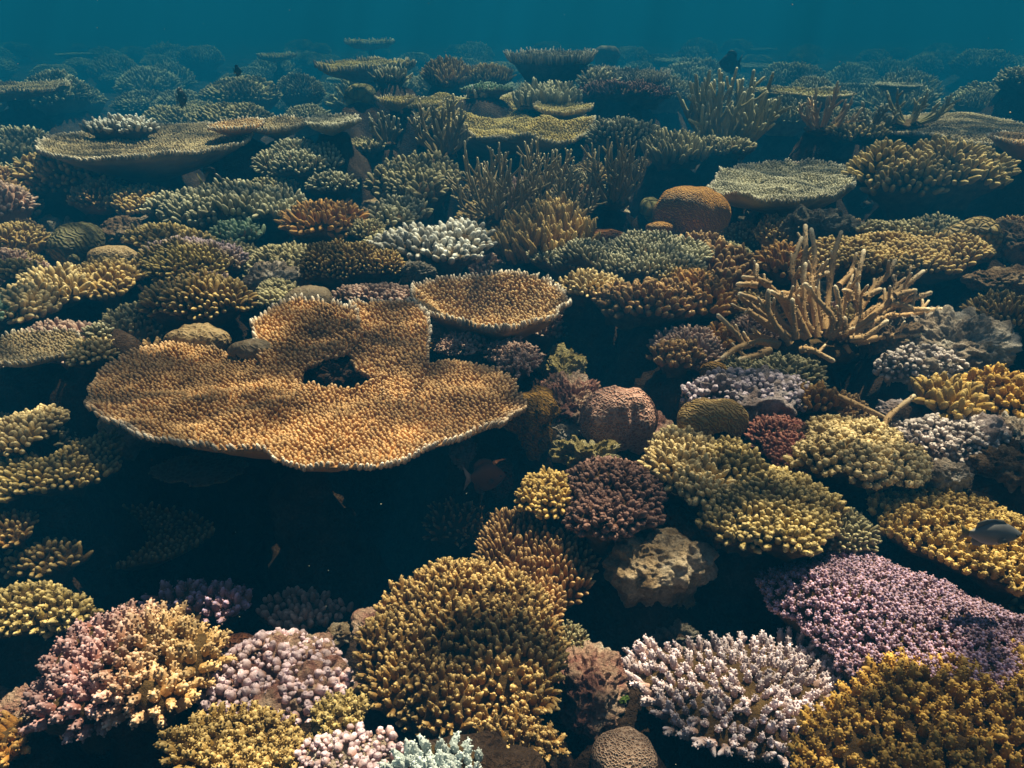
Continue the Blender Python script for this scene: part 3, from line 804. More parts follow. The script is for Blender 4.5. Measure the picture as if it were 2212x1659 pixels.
finger('dark orange fingers in the bottom left corner', 20, 1610, 100, 90, 20, 26, 7, orangeb, k=.6, z=-.1, tpl=T_HI, nubs=5, nub=.5)
rock('dark pinkish stone in the gap near the bottom left corner', 245, 1590, 110, 60, rk_pink, k=.5, z=-.25, rough=.4)
rock('dim reddish rubble ridge under the two coloured coral', 60, 1530, 170, 40, rk_pink, k=.4, z=-.14, rough=.4)
finger('thin twiggy coral in the dark gap below the brown fish', 985, 1130, 110, 120, 15, 18, 3, brownf, k=.9, z=-.26, fork=1)
boulder('smooth lobed leather coral with tiny dots behind the large table', 430, 738, 130, 70, smooth_tan, k=.6, z=.09, wob=.18, amp=.08, cat='leather coral', name='leather_coral', disp=10, dfreq=4)
boulder('greyish lobe of leather coral lying on the back of the large table', 545, 760, 100, 50, smooth_br, k=.5, z=.11, wob=.16, cat='leather coral', name='leather_coral', disp=8, dfreq=4)
table('thin brown leafy coral hanging in shade under the large table', 440, 1010, 190, 70, 7, 2, 2, smooth_br, z=-.03, bowl=.2, stalk=False, wob=.2, cat='leafy coral')

# left middle
finger('yellow brown finger coral dome just behind the leather coral', 436, 655, 220, 115, 12, 16, 4.4, olive_b, k=.5, z=.08, tpl=T_HI, a=.8, up=.3)
finger('mound with violet crown and yellow flanks in the left middle', 405, 575, 215, 120, 9.5, 13, 3.4, purple2, k=.5, z=.08, tone=(-1.57, 25, 5), a=.8, up=.3)
finger('bright yellow green ridge of fingers behind the violet crowned mound', 360, 525, 180, 75, 10, 13, 3.8, yelgr, k=.4, z=.08, a=.8)
finger('pale yellow coral with coarse fingers near the left edge', 125, 630, 165, 105, 13, 20, 4.8, paleyel, k=.45, z=.08, tpl=T_HI, a=.9, up=.2)
finger('olive fingers joining the pale yellow coral on its right', 235, 605, 130, 95, 12, 16, 4.6, olive_b, k=.5, z=.08, tpl=T_HI)
boulder('smooth tan slope of boulder coral beside the yellow green ridge', 245, 560, 115, 60, smooth_tan, k=.6, z=.06, cat='boulder coral', name='boulder_coral')
boulder('large dim green brain coral in the left middle shade', 165, 525, 95, 85, grey_brain, k=.85, z=.08, wob=.1)
boulder('tiny dim round brain coral in front of the dim green one', 150, 562, 44, 30, grey_brain, k=.8, z=.04)
finger('ragged yellowish coral clump at the left edge', 35, 590, 90, 55, 10, 12, 3.6, yelgr, k=.6, z=.08)
finger('teal green coral cut by the left edge beside the brown shelf', 10, 670, 100, 110, 11, 14, 4, tealm, k=.5, z=.08)
table('brown coral shelf with bluish rim at the left edge', 60, 750, 240, 60, 8, 7, 3.4, brown_t, z=.1, bowl=.1, cone=.2)
finger('small yellow coral at the end of the brown shelf', 205, 765, 92, 72, 10, 13, 3.8, paleyel, k=.7, z=.10, tpl=T_HI, a=.9, up=.2)
finger('little blue grey tuft above the small yellow coral', 213, 722, 56, 40, 9, 11, 3.4, greyb, k=.7, z=.14)
rock('blurred brown rock mass left of the large table tip', 70, 840, 190, 110, rk_brown, k=.4, z=-.22, rough=.3)
rock('small bright patch of rubble left of the large table tip', 135, 830, 60, 60, rk_yel, k=.5, z=-.25, rough=.5)
finger('grey green knobbly coral between the yellow dome and the tan boulder', 600, 640, 90, 95, 9.5, 11, 4, greyg, k=.5, z=.06)
rock('pale crumpled rock leading up to the olive dome', 590, 600, 110, 60, rk_pale, k=.5, z=.06, rough=.35)
boulder('smooth brown grey coral hump in front of the olive dome', 665, 650, 95, 65, smooth_br, k=.6, z=.08, cat='boulder coral', name='boulder_coral', wob=.12)
finger('pinkish brown bushy coral behind the right lobe of the large table', 800, 645, 160, 62, 9, 9, 4, pinkb, k=.35, z=.07, fork=1)
finger('round olive gold dome of fine fingers left of centre', 745, 582, 222, 118, 7.6, 11, 2.6, olive_b, k=.55, z=.10, a=.8, up=.3)
rock('grey rounded stone between the olive gold dome and the bowl table', 900, 595, 85, 55, rk_grey, k=.7, z=.1, rough=.25)
finger('white tipped blunt finger coral band in the centre', 950, 535, 255, 88, 15, 19, 5.6, bluew, k=.3, z=.12, tpl=T_HI, a=.75, up=.4, split=90, nubs=3, nub=.4, out=.15)
finger('tall olive fingers standing in rows right of the white band', 1165, 522, 185, 130, 15, 30, 5.2, olive_b, k=.35, z=.10, tpl=T_HI, a=.35, up=.8, split=80, nubs=6, nub=.4, tilt=(.3, 0), long_f=1.4)
finger('bluish spiky finger coral above the white band', 855, 470, 110, 95, 12, 17, 4, greyb, k=.6, z=.1, a=.9, up=.3)
finger('small greyish tuft beside the orange brown fingers', 790, 500, 75, 50, 7, 9, 2.2, greyg, k=.6, z=.1)
finger('orange brown spreading fingers left of the bluish spiky coral', 690, 487, 160, 90, 13, 19, 4.2, orangeb, k=.5, z=.1, tpl=T_HI, a=.9, up=.2, out=.2)
finger('long band of grey blue fingers across the left middle', 500, 455, 340, 100, 13, 19, 4.6, greyb, k=.3, z=.1, tpl=T_HI, a=.7, up=.4, wob=.2)
finger('dim olive fingers under the grey blue band', 510, 510, 110, 60, 11, 14, 4, tealm, k=.5, z=.05)
finger('yellowish low corals at the left end of the grey blue band', 300, 435, 130, 60, 11, 12, 4, olive_b, k=.4, z=.08)
finger('dark green dome of coarse fingers at the left behind the shade', 138, 388, 205, 112, 13, 17, 4.6, olive_b, k=.6, z=.12, tpl=T_HI, a=.9, up=.2)
rock('dim brown rock under the left end of the grey blue band', 280, 500, 110, 90, rk_brown, k=.5, z=.0, rough=.3)
finger('tiny pale tuft in the shadow of the wide left table', 343, 378, 50, 34, 8, 10, 3, greyg, k=.7, z=.08)
table('wide brown table coral on the left with deep shadow below', 330, 305, 430, 66, 6, 5, 2.8, brown_t, z=.30, bowl=.04, thick=.04, cone=.3, foot=.2, amp=.03)
finger('pale finger coral sitting on the wide left table', 268, 277, 148, 46, 10, 14, 3.6, bluew, k=.35, z=.35, a=.8, up=.3)
table('small tan table coral behind the right end of the wide left table', 510, 270, 110, 32, 6, 5, 2.6, gold_b, z=.38, cone=.4, bowl=.1)
table('dark ruffled table coral next to the small tan table', 600, 268, 125, 50, 6, 5, 2.6, brown_t, z=.36, cone=.4, bowl=.12, wob=.15)
table('narrow pale edged table coral left of the front staghorn', 715, 262, 115, 30, 6, 5, 2.6, pale_t, z=.4, cone=.4, bowl=.1, wob=.15)
finger('pale grey coral dome with fine fingers below the ruffled table', 650, 360, 185, 100, 8.5, 12, 3, greyb, k=.5, z=.16, a=.8, up=.3)
finger('pale branching coral at the right foot of the grey dome', 715, 405, 105, 60, 9, 13, 3, greyb, k=.6, z=.12, fork=1)
finger('dim finger coral between the grey blue band and the grey dome', 590, 410, 110, 50, 9, 11, 3.4, greyg, k=.5, z=.08)
finger('grey olive thick finger coral left of the centre staghorns', 905, 402, 170, 125, 13, 19, 4.4, greyg, k=.6, z=.12, tpl=T_HI, a=.85, up=.3)
finger('low dim finger coral row left of the front staghorn', 780, 322, 110, 36, 8, 11, 3, greyg, k=.4, z=.2)
table('pale flat coral strip behind the left end of the green table', 905, 222, 110, 34, 5, 5, 2.2, green_t, z=.35, bowl=.05, cone=.4)

# ------------------------------------------------------------------ right middle
boulder('big orange brown brain coral dome right of centre', 1490, 462, 165, 112, orange_brain, k=.85, z=.12, wob=.06, amp=.05, disp=12, dfreq=3)
boulder('small greenish brain coral left of the orange dome', 1405, 450, 48, 48, green_brain, k=.9, z=.12)
boulder('low orange crust in front of the orange brain coral', 1425, 492, 60, 26, orange_brain, k=.6, z=.08, cat='boulder coral', name='boulder_coral')
boulder('flat rusty orange boulder coral behind the grey green cushion', 1300, 512, 95, 34, brain_mat((.34, .13, .03), (.16, .06, .02), 'cells', 60), k=.5, z=.08, cat='boulder coral', name='boulder_coral', disp=8, dfreq=7)
finger('wide flat grey green cushion of fine fingers right of centre', 1368, 562, 380, 92, 9, 13, 3, greyb, k=.22, z=.11, a=.7, up=.5, wob=.08)
finger('bright yellow short fingers along the left front of the grey green cushion', 1275, 625, 130, 72, 10, 14, 3.6, paleyel, k=.5, z=.09, tpl=T_HI, a=.9)
finger('yellowish fingers along the right front of the grey green cushion', 1470, 605, 120, 55, 11, 15, 3.8, yelgr, k=.5, z=.09, tpl=T_HI)
finger('thick brown finger coral right of the bowl table', 1390, 668, 215, 110, 15, 20, 5.4, brownf, k=.5, z=.07, tpl=T_HI, nubs=6, nub=.4, split=70, a=.7, up=.4)
finger('dark orange brown thick fingers left of the large staghorn', 1510, 648, 125, 115, 15, 22, 5.6, orangeb, k=.7, z=.07, tpl=T_HI, nubs=6, nub=.4, split=60, up=.5)
finger('brown round cluster of knobby fingers below the dark orange fingers', 1460, 772, 120, 68, 13, 15, 5.2, brownf, k=.6, z=.03, tpl=T_HI, nubs=5, nub=.4, split=50)
finger('shaded brown fingers just left of the staghorn foot', 1555, 735, 60, 80, 13, 20, 5, orangeb, k=.8, z=.0, tpl=T_HI, nubs=5, nub=.4)
boulder('small yellow round coral under the staghorn foot', 1540, 803, 62, 44, yb_brain, k=.8, z=-.02, cat='boulder coral', name='boulder_coral')
boulder('bumpy brain coral with deep folds near the right edge', 2095, 522, 122, 86, bubble_brain, k=.75, z=.14, wob=.08, disp=10, dfreq=6)
finger('brown bumpy flat coral behind the large staghorn', 1940, 560, 400, 95, 10, 11, 4.2, olive_b, k=.2, z=.10, a=.7, up=.5, wob=.1, tpl=T_HI)
finger('small dark coral bed above the brown bumpy coral', 1950, 503, 165, 50, 9, 10, 3.8, greyg, k=.3, z=.14)
finger('brown thick fingers behind the left arms of the large staghorn', 1690, 575, 100, 90, 13, 19, 5, orangeb, k=.7, z=.08, tpl=T_HI, nubs=4, nub=.4)
rock('row of grey rounded stones behind the large staghorn', 1765, 492, 170, 50, rk_grey, k=.5, z=.12, rough=.3)
finger('slender green brown fingers cut by the right edge', 2180, 690, 120, 115, 11, 20, 3.2, olive_b, k=.7, z=.06)
rock('sunlit lumpy rock right of the large staghorn', 2060, 740, 220, 130, rk_pale, k=.45, z=.02, rough=.3, freq=3.2)
rock('lower lumpy rock under the right arms of the staghorn', 1930, 735, 150, 70, rk_brown, k=.5, z=.02, rough=.38)
rock('smooth brown ledge near the right edge behind the slender fingers', 2170, 605, 170, 50, rk_brown, k=.4, z=.08, rough=.2)
rock('dim slope of rock under the right end of the pale finger cushion', 2190, 520, 120, 90, rk_brown, k=.5, z=.06, rough=.25)
rock('bluish lilac rubble bed above the tan brain coral', 1620, 858, 270, 90, rk_lilac, k=.3, z=.0, rough=.35, knobs=1, kr=5.5, kmat=CM((.22, .17, .18), (.46, .41, .52), .9, 1.2, grain=121, mott=14))
finger('orange brown upright fingers above the red coral', 1760, 872, 150, 60, 14, 22, 5, orangeb, k=.5, z=.0, tpl=T_HI, nubs=5, nub=.4, up=.6)
finger('thick yellow fingers spreading like a hand near the right edge', 2045, 868, 110, 80, 17, 28, 7, yellow, k=.5, z=.04, tpl=T_HI, split=30, nubs=6, nub=.35, a=.9, up=.3)
finger('tall yellow brown fingers cut by the right edge', 2168, 862, 120, 120, 18, 26, 7, deepyel, k=.7, z=.03, tpl=T_HI, split=50, nubs=8, nub=.4)
rock('grey lit rock slope below the hand like yellow fingers', 2060, 965, 240, 110, rk_lilac, k=.4, z=-.02, rough=.28, knobs=1, kr=5, kmat=crust)
rock('rounded white topped stone above the yellow bed', 2045, 1030, 110, 60, rk_pale, k=.6, z=.02, rough=.3)
rock('rubble by the right edge beyond the grey slope', 2180, 1010, 120, 80, rk_brown, k=.5, z=.0, rough=.35)
finger('pink grey bushy coral between the two tables', 1010, 752, 130, 62, 9, 11, 3.2, pinkb, k=.6, z=.03, fork=2, nubs=2)
finger('pale pink bush right of the big table, below the bowl table', 1112, 782, 95, 85, 10, 14, 3.4, pinkb, k=.7, z=.03, fork=2, nubs=3)
rock('yellow green pebble rubble beside the pale pink bush', 1215, 790, 100, 70, rk_yel, k=.4, z=-.05, rough=.45)

# ------------------------------------------------------------------ far middle and right
gt = [(880,232),(905,222),(980,216),(1060,210),(1120,208),(1135,225),(1190,240),(1230,238),(1285,262),(1280,285),(1200,300),(1100,302),(1020,298),(960,285),(900,262)]
table('golden green wide table coral behind the centre staghorns', 1080, 255, 410, 92, 5.2, 4.5, 2.4, green_t, z=.28, outline=gt, bowl=.04, thick=.04, cone=.25, foot=.2, amp=.09)
table('small raised lobe of table coral at the right of the golden green table', 1215, 232, 120, 26, 5.2, 4.5, 2.4, green_t, z=.36, cone=.5)
finger('thumb like pale fingers standing behind the golden green table', 1185, 218, 145, 46, 11, 20, 4.2, greyb, k=.12, z=.34, a=.3, up=.9, long_f=1.3, tpl=T_HI, split=60)
finger('few white fingers behind the left of the golden green table', 1030, 207, 62, 24, 10, 18, 3.6, bluew, k=.3, z=.38, a=.4, up=.8)
finger('pale bushy fingers right of the golden green table', 1340, 300, 165, 80, 9, 14, 3, greyb, k=.5, z=.25, a=.8)
finger('upright thumb fingers between the staghorns and the pale table', 1450, 335, 125, 58, 12, 24, 4.2, greyg, k=.4, z=.22, a=.3, up=.9, long_f=1.3, tpl=T_HI)
finger('dim finger coral below the tall back staghorn', 1560, 325, 140, 44, 9, 12, 3.4, greyg, k=.4, z=.24)
pt = [(1525,405),(1560,372),(1620,358),(1700,350),(1790,350),(1845,365),(1850,395),(1810,425),(1720,437),(1620,430)]
table('pale sandy table coral with a step, right of centre', 1690, 392, 325, 85, 6, 5, 2.6, pale_t, z=.20, outline=pt, cone=.3, thick=.06, amp=.08)
finger('large pale yellow cushion of blunt fingers at the right', 2005, 388, 350, 140, 13.5, 19, 4.8, yelgr, k=.4, z=.2, tpl=T_HI, a=.75, up=.4, wob=.12)
table('broad brown table coral at the far right', 2100, 270, 370, 90, 5.4, 3.6, 2.4, brown_t, z=.30, cone=.2, thick=.05, amp=.03, bowl=-.04)
table('bright rimmed table edge cut by the right border', 2215, 302, 120, 24, 6, 5, 2.6, gold_b, z=.36, cone=.6)
boulder('smooth yellow hump at the right border', 2205, 365, 90, 50, smooth_tan, k=.6, z=.2, cat='boulder coral', name='boulder_coral')
finger('pale tuft below the back right staghorns', 1850, 292, 125, 45, 9, 12, 3.4, yelgr, k=.5, z=.27)
table('tall dark vase shaped table coral standing above the horizon reef', 1190, 130, 184, 15, 5, 12, 2, gr_t, z=.56, bowl=.03, thick=.03, cone=.78, foot=.22, bodymat=base_m, foot_d=1.3, up=.8, a=.3)  # cone takes the shade-darkened base tone
table('thin dark table coral just right of the vase shaped one', 1292, 152, 70, 10, 5, 7, 1.8, gr_t, z=.48, cone=.5, foot_d=1.2)
finger('bushy dark green finger coral at the back left of centre', 965, 168, 105, 70, 8, 18, 2.2, olive_b, k=.6, z=.42, a=.5, up=.7)
finger('green fuzzy coral hump at the back beside the bushy one', 1060, 168, 100, 52, 6.5, 14, 1.8, yelgr, k=.5, z=.42, a=.6, up=.6)
finger('smooth green coral strip in front of the fuzzy hump', 1055, 196, 120, 26, 6, 7, 1.8, tealm, k=.4, z=.42)
table('long thin ruffled table coral at the back left', 790, 142, 180, 20, 5, 7, 2, green_t, z=.48, cone=.3, foot_d=1.2, wob=.25)
finger('hedgehog like green finger dome at the back left', 845, 172, 86, 48, 8, 18, 2.4, greyb, k=.6, z=.48, a=.7, up=.5)
boulder('yellow green lobed brain coral at the back left', 778, 208, 68, 52, green_brain, k=.9, z=.42, disp=4, dfreq=9)
table('short pale edged table coral right of the lobed brain coral', 855, 218, 75, 16, 5, 6, 2, green_t, z=.42, cone=.5)
table('grey violet table coral of fine twigs at the back right of centre', 1365, 168, 150, 26, 5, 12, 1.8, gr_t, z=.42, cone=.5, foot_d=1.2)
finger('dark purplish fuzzy coral below the grey violet table', 1340, 205, 190, 50, 7, 13, 2, darkpur, k=.4, z=.38)
finger('pale twiggy coral tuft between the vase table and the grey violet table', 1290, 180, 80, 50, 8, 16, 2.6, greyb, k=.6, z=.44, fork=1)
finger('blurry pale coral dome at the right border near the horizon', 2195, 178, 80, 60, 8, 12, 3, greyb, k=.7, z=.36)
boulder('hazy round coral head behind the thin dark table', 1310, 118, 60, 36, smooth_br, k=.9, z=.3, cat='boulder coral', name='boulder_coral')
table('hazy distant table coral on the left, thin and green', 800, 92, 105, 8, 6, 5, 2, green_t, z=.36, cone=.25, foot=.1, foot_d=1.3)
table('hazy thin table coral below the distant one, left of centre', 600, 122, 75, 8, 6, 5, 2, green_t, z=.2, cone=.25, foot=.1, foot_d=1.3)
table('hazy broad table coral cut by the left border', 30, 190, 190, 30, 6, 5, 2, brown_t, z=.28, cone=.2, foot_d=1.1)

staghorn('tawny staghorn coral standing before the golden green table', 955, 270, 165, 125, 17, 3.8, stag_c, z=.22, spread=66, side=4)
staghorn('small dim staghorn coral left of the tawny one', 835, 270, 95, 75, 10, 3.6, stag_d, z=.25)
staghorn('spreading thin staghorn coral in the very centre', 1075, 385, 220, 165, 24, 2.9, stag_c, z=.14, spread=75, side=5)
staghorn('dark upright staghorn coral behind the spreading one', 1180, 352, 165, 115, 15, 2.9, stag_c, z=.18, spread=62, side=4)
staghorn('dense staghorn thicket right of the very centre', 1325, 362, 185, 140, 26, 2.9, stag_c, z=.16, spread=62, side=4)
staghorn('thin tangled staghorn coral low between the spreading one and the thicket', 1210, 412, 210, 115, 20, 2.7, stag_c, z=.11, spread=72, side=4)
staghorn('low broken staghorn pieces under the dense thicket', 1260, 430, 170, 50, 10, 3.6, stag_d, z=.08, spread=80)
staghorn('tall thick armed staghorn coral at the back right', 1565, 235, 270, 165, 34, 4.6, stag_g, z=.22, spread=62)
staghorn('leaning staghorn coral with curved arms at the far right back', 1775, 232, 165, 92, 14, 3.2, stagm, z=.32, spread=70)
staghorn('hazy thin staghorn bush at the far right back', 1965, 228, 200, 74, 15, 3.0, stag_g, z=.34, spread=72)
staghorn('low bent staghorn arms before the broad brown table', 1880, 255, 110, 60, 9, 4.4, stag_d, z=.3, spread=65)

# the large staghorn, its arms laid out one by one
def big_staghorn():
    X = lambda x: 1520.7 + x * .2578
    Y = lambda y: 449.3 + y * .2578
    base = at(X(1000), Y(1120), .02); D0 = depth_of(X(1000), Y(1120), .02); sc = FX / D0
    root = empty('staghorn_coral', tuple(base), 'large tawny staghorn coral with long arms, right of the middle', 'staghorn coral', GROUPS['staghorn_coral'])
    A = [[(720,1140),(600,980),(540,850),(540,690)],[(980,1060),(870,990),(830,830),(830,650),(850,470)],[(1080,930),(960,780),(850,640)],[(1140,950),(1130,800),(1100,660)],
         [(1290,930),(1300,800),(1285,640)],[(1310,1000),(1270,740),(1300,540),(1340,360)],[(900,700),(930,420),(900,180)],[(1040,760),(1090,400),(1150,200)],[(840,600),(850,380),(850,150)],
         [(760,640),(740,480),(820,250)],[(770,1100),(745,900),(740,770)],[(620,1150),(450,1120),(350,1150),(250,1030),(120,900)],[(350,1150),(250,1190),(150,1260)],[(640,1140),(450,1080),(90,1060)],
         [(560,1190),(430,1240),(300,1270)],[(690,1000),(600,880),(560,800)],[(700,800),(560,670),(440,580),(440,480)],[(560,640),(450,600),(330,580)],[(450,650),(380,640),(280,640)],
         [(520,810),(410,760),(300,720)],[(480,880),(350,780),(300,730)],[(730,800),(640,745),(560,700)],[(1220,1100),(1350,1080),(1530,950)],[(1280,1130),(1500,1080),(1650,1070),(1880,1060)],
         [(1310,980),(1450,870),(1600,750),(1770,700)],[(1330,910),(1500,800),(1700,640),(1840,530)],[(1480,780),(1600,680),(1590,570)],[(1500,920),(1680,900),(1900,860),(1990,850)],
         [(1580,830),(1760,760),(1900,710)],[(1560,790),(1650,810),(1740,830)],[(1400,700),(1540,560),(1600,440)],[(1130,650),(1220,560),(1250,490)],[(1150,900),(1200,700),(1240,560)],
         [(1350,760),(1400,720),(1480,680)],[(1000,1020),(960,800),(950,600)],[(800,1190),(900,1190),(1080,1280)],[(1180,1060),(1185,1000),(1180,920)],[(1600,1080),(1750,1100),(1870,1130)],
         [(1640,840),(1760,850),(1880,850)],[(1600,740),(1690,710),(1770,690)],[(690,1150),(900,1130),(1110,1070)],[(1080,1070),(1160,1050),(1250,1010)],[(640,720),(900,850),(1000,960)],
         [(900,640),(970,570),(1040,540)],[(1640,680),(1700,640),(1750,600)],[(1240,780),(1220,710),(1170,690)],[(420,900),(380,860),(350,870)],[(560,1000),(470,940),(400,840)],[(1180,1150),(1215,1230),(1190,1270)]]
    rng = np.random.default_rng(77)
    back = {6: .16, 7: .18, 8: .2, 9: .14, 5: .1, 31: .12, 32: .1, 30: .14, 25: .08, 24: .04, 34: .08, 43: .1, 17: .06, 18: .04, 19: .02, 16: .06, 26: .12, 28: .1, 44: .12, 0: -.06, 11: -.06, 12: -.1, 14: -.1, 35: -.1, 10: -.05, 22: -.08, 23: -.04, 2: -.03}
    for i, a in enumerate(A):
        off = back.get(i, rng.uniform(-.02, .08))
        pts = list(a)
        d1 = off; n = len(pts)
        W = []
        if pts[0][1] < 1010 and i not in (17, 18, 19, 33, 29, 26, 31, 39, 44, 45, 38):
            x0 = pts[0][0]; px = 1000 + .45 * (x0 - 1000)
            W.append(at_depth(X(px), Y(1090), D0 + off * .3))
        for j, (x, y) in enumerate(pts):
            f = (j + 1) / n
            W.append(at_depth(X(x), Y(y), D0 + off * (.5 + .5 * f)))
        g = Geo()
        thick = 17 if i not in (40, 42) else 22
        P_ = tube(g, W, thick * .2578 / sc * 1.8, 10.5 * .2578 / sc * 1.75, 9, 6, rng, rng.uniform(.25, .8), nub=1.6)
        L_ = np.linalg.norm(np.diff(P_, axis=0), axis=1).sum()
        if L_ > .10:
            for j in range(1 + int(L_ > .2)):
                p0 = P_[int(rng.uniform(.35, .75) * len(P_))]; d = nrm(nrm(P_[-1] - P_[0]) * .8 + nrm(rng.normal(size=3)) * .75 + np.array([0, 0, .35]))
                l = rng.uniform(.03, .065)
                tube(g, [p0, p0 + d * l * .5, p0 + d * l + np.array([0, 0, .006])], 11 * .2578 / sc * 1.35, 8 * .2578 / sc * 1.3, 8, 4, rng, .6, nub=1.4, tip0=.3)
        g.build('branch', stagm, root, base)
    g = Geo(); S = Surf(base + np.array([0, .05, -.05]), .15, .09, DOME, DOME_U, .05, 0, 5, wob=.2, amp=.2, disp=.01)
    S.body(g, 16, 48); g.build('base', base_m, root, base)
    BUMPS.append((base[0], base[1] + .05, .16, .1, base[2] - .06)); SPOTS.append((base[0], base[1], .3))
big_staghorn()
def dead_branch():
    rng = np.random.default_rng(5); D0 = depth_of(1890, 900, .04)
    g = Geo(); p = lambda x, y, o=0: at_depth(x, y, D0 + o)
    r = 7.0 * D0 / FX
    tube(g, [p(1810,855,.05), p(1860,878,.02), p(1918,905)], r, r * .6, 9, 6, rng, .5, nub=1.2)
    tube(g, [p(1880,945,-.06), p(1905,925,-.02), p(1925,895), p(1975,855,.05)], r * 1.1, r * .7, 9, 6, rng, .5, nub=1.2)
    c = p(1900, 920); o = g.build('coral_branch', stagm, None, c); o.location = tuple(c)
    tag(o, 'broken forked coral branch lying above the yellow nubby coral', 'coral branch')
dead_branch()

rock('crumpled pale rock wall on the right behind the hand like fingers', 1985, 800, 170, 80, rk_pale, k=.5, z=.0, rough=.3, knobs=1, kr=5, kmat=crust)
rock('low bluish rubble left of the hand like yellow fingers', 1960, 900, 110, 60, rk_lilac, k=.4, z=-.04, rough=.45)
rock('rough brown rock edge at the right border beside the yellow bed', 2195, 940, 90, 90, rk_pale, k=.5, z=.02, rough=.4)
rock('pale crumbly rock between the bowl table and the pink grey bush', 965, 720, 80, 50, rk_pale, k=.5, z=.02, rough=.5)
rock('pale rubble heap under the left of the pink brain coral', 1210, 925, 70, 60, rk_pale, k=.5, z=-.06, rough=.5)

# ------------------------------------------------------------------ fish
def fish(label, px, py, z, length_px, facing, bodycol, fincol, name='fish', tall=.42, tailcol=None, yaw=0.0, roll=0.0):
    c = at(px, py, z); sc = FX / depth_of(px, py, z); L = length_px / sc
    def pm(col):
        m, nt, N, Lk, b = new_mat("fish_skin")
        co = N.new("ShaderNodeTexCoord").outputs["Object"]
        n = noise_n(N, Lk, co, 30 / max(L, .01) * .2, 3)
        cc = mixc(N, Lk, n, tuple(x * .8 for x in col), tuple(min(1, x * 1.2) for x in col))
        Lk.new(cc, b.inputs["Base Color"]); b.inputs["Roughness"].default_value = .42
        return m
    mb, mf = pm(bodycol), pm(fincol); mt = pm(tailcol) if tailcol else mf
    root = empty(name, tuple(c), label, 'fish', 'fish swimming over the reef')
    xs = np.array([-.5, -.46, -.38, -.26, -.12, .02, .14, .24, .31, .345])      # nose to tail stem
    hs = np.array([.02, .09, .22, .36, .46, .47, .38, .24, .14, .115]) * tall
    ws = np.array([.01, .05, .10, .145, .16, .15, .12, .075, .035, .018])
    a = np.linspace(0, 2 * math.pi, 20, endpoint=False)
    g = Geo(); V = []
    for x, h, w_ in zip(xs, hs, ws):
        V.append(np.stack([np.full(20, x), w_ * .9 * np.cos(a), h * np.sin(a) - .01 * (x < -.3)], 1))
    V = np.array(V); n = len(xs); idx = np.arange(n * 20).reshape(n, 20); nx = np.roll(idx, -1, 1)
    q = np.stack([idx[:-1], idx[1:], nx[1:], nx[:-1]], -1).reshape(-1, 4)
    W = np.concatenate([V.reshape(-1, 3), [[-.515, 0, 0]], [[.35, 0, 0]]])
    t = np.concatenate([np.stack([np.full(20, n * 20), idx[0], nx[0]], -1), np.stack([np.full(20, n * 20 + 1), nx[-1], idx[-1]], -1)])
    g.add(W * L, q, t); g.build('body', mb, root)
    def fin(nm, pts, th=.008, m=mf, y=0.0, lean=0.0):
        p = np.array(pts, float); k = len(p)
        A_ = np.stack([p[:, 0], np.full(k, y - th / 2) + lean * np.arange(k) / k, p[:, 1]], 1); B_ = A_ + np.array([0, th, 0])
        cA, cB = A_.mean(0), B_.mean(0)
        Vv = np.concatenate([A_, B_, [cA], [cB]]); i = np.arange(k); j = (i + 1) % k
        g = Geo(); g.add(Vv * L, np.stack([i, j, j + k, i + k], -1), np.concatenate([np.stack([j, i, np.full(k, 2 * k)], -1), np.stack([i + k, j + k, np.full(k, 2 * k + 1)], -1)]))
        g.build(nm, m, root)
    T = tall
    fin('tail_fin', [(.33, .09 * T), (.40, .20 * T), (.53, .42 * T), (.47, .08 * T), (.45, 0), (.47, -.08 * T), (.53, -.42 * T), (.40, -.20 * T), (.33, -.09 * T)], m=mt)
    fin('dorsal_fin', [(-.22, .36 * T), (-.14, .56 * T), (.0, .62 * T), (.14, .60 * T), (.27, .46 * T), (.27, .18 * T), (.1, .38 * T)])
    fin('anal_fin', [(.0, -.42 * T), (.1, -.58 * T), (.22, -.52 * T), (.28, -.34 * T), (.27, -.16 * T)])
    for s_ in (-1, 1):
        fin('pectoral_fin', [(-.2, -.02), (-.12, .05 * T), (-.02, -.04), (-.04, -.14 * T), (-.14, -.12 * T)], y=s_ * .15, lean=s_ * .04)
        g = Geo(); S = Surf((-.37 * L, s_ * .094 * L, .05 * T * L), .022 * L, .022 * L, BALL, [(.9, -.6), (.4, -.95)], .022 * L, wob=0)
        S.body(g, 8, 16, nu=3); g.build('eye', pm((.02, .02, .02)), root)
    root.rotation_euler = (roll, 0, (0 if facing < 0 else math.pi) + yaw)
    return root
fish('silver grey fish swimming to the right over the yellow bed', 2140, 1152, .14, 135, 1, (.24, .25, .27), (.18, .19, .20), tall=.45, tailcol=(.25, .20, .09))
fish('reddish brown fish with pale tail in shade under the large table', 1048, 1030, -.06, 90, 1, (.16, .06, .035), (.10, .04, .03), tall=.85, tailcol=(.5, .45, .48), yaw=.15)
fish('black fish hovering in the shadow left of the grey dome', 462, 402, .2, 60, 1, (.008, .008, .008), (.006, .006, .006), tall=1.1, tailcol=(.25, .22, .10))
fish('dark oval fish above the tall back staghorn', 1577, 136, .5, 48, -1, (.015, .02, .02), (.01, .012, .012), tall=.85)
fish('distant black fish above the wide left table', 392, 212, .5, 30, 1, (.012, .015, .015), (.01, .01, .01), tall=1.2, yaw=1.1)
fish('tiny dark fish in the hazy water at the upper left', 513, 154, .62, 18, 1, (.015, .02, .02), (.01, .01, .01), tall=1.2)

for yy in (6.9, 7.6, 8.3):
    SPOTS.append((ray(1190, 180)[0] / ray(1190, 180)[1] * yy, yy, .35))

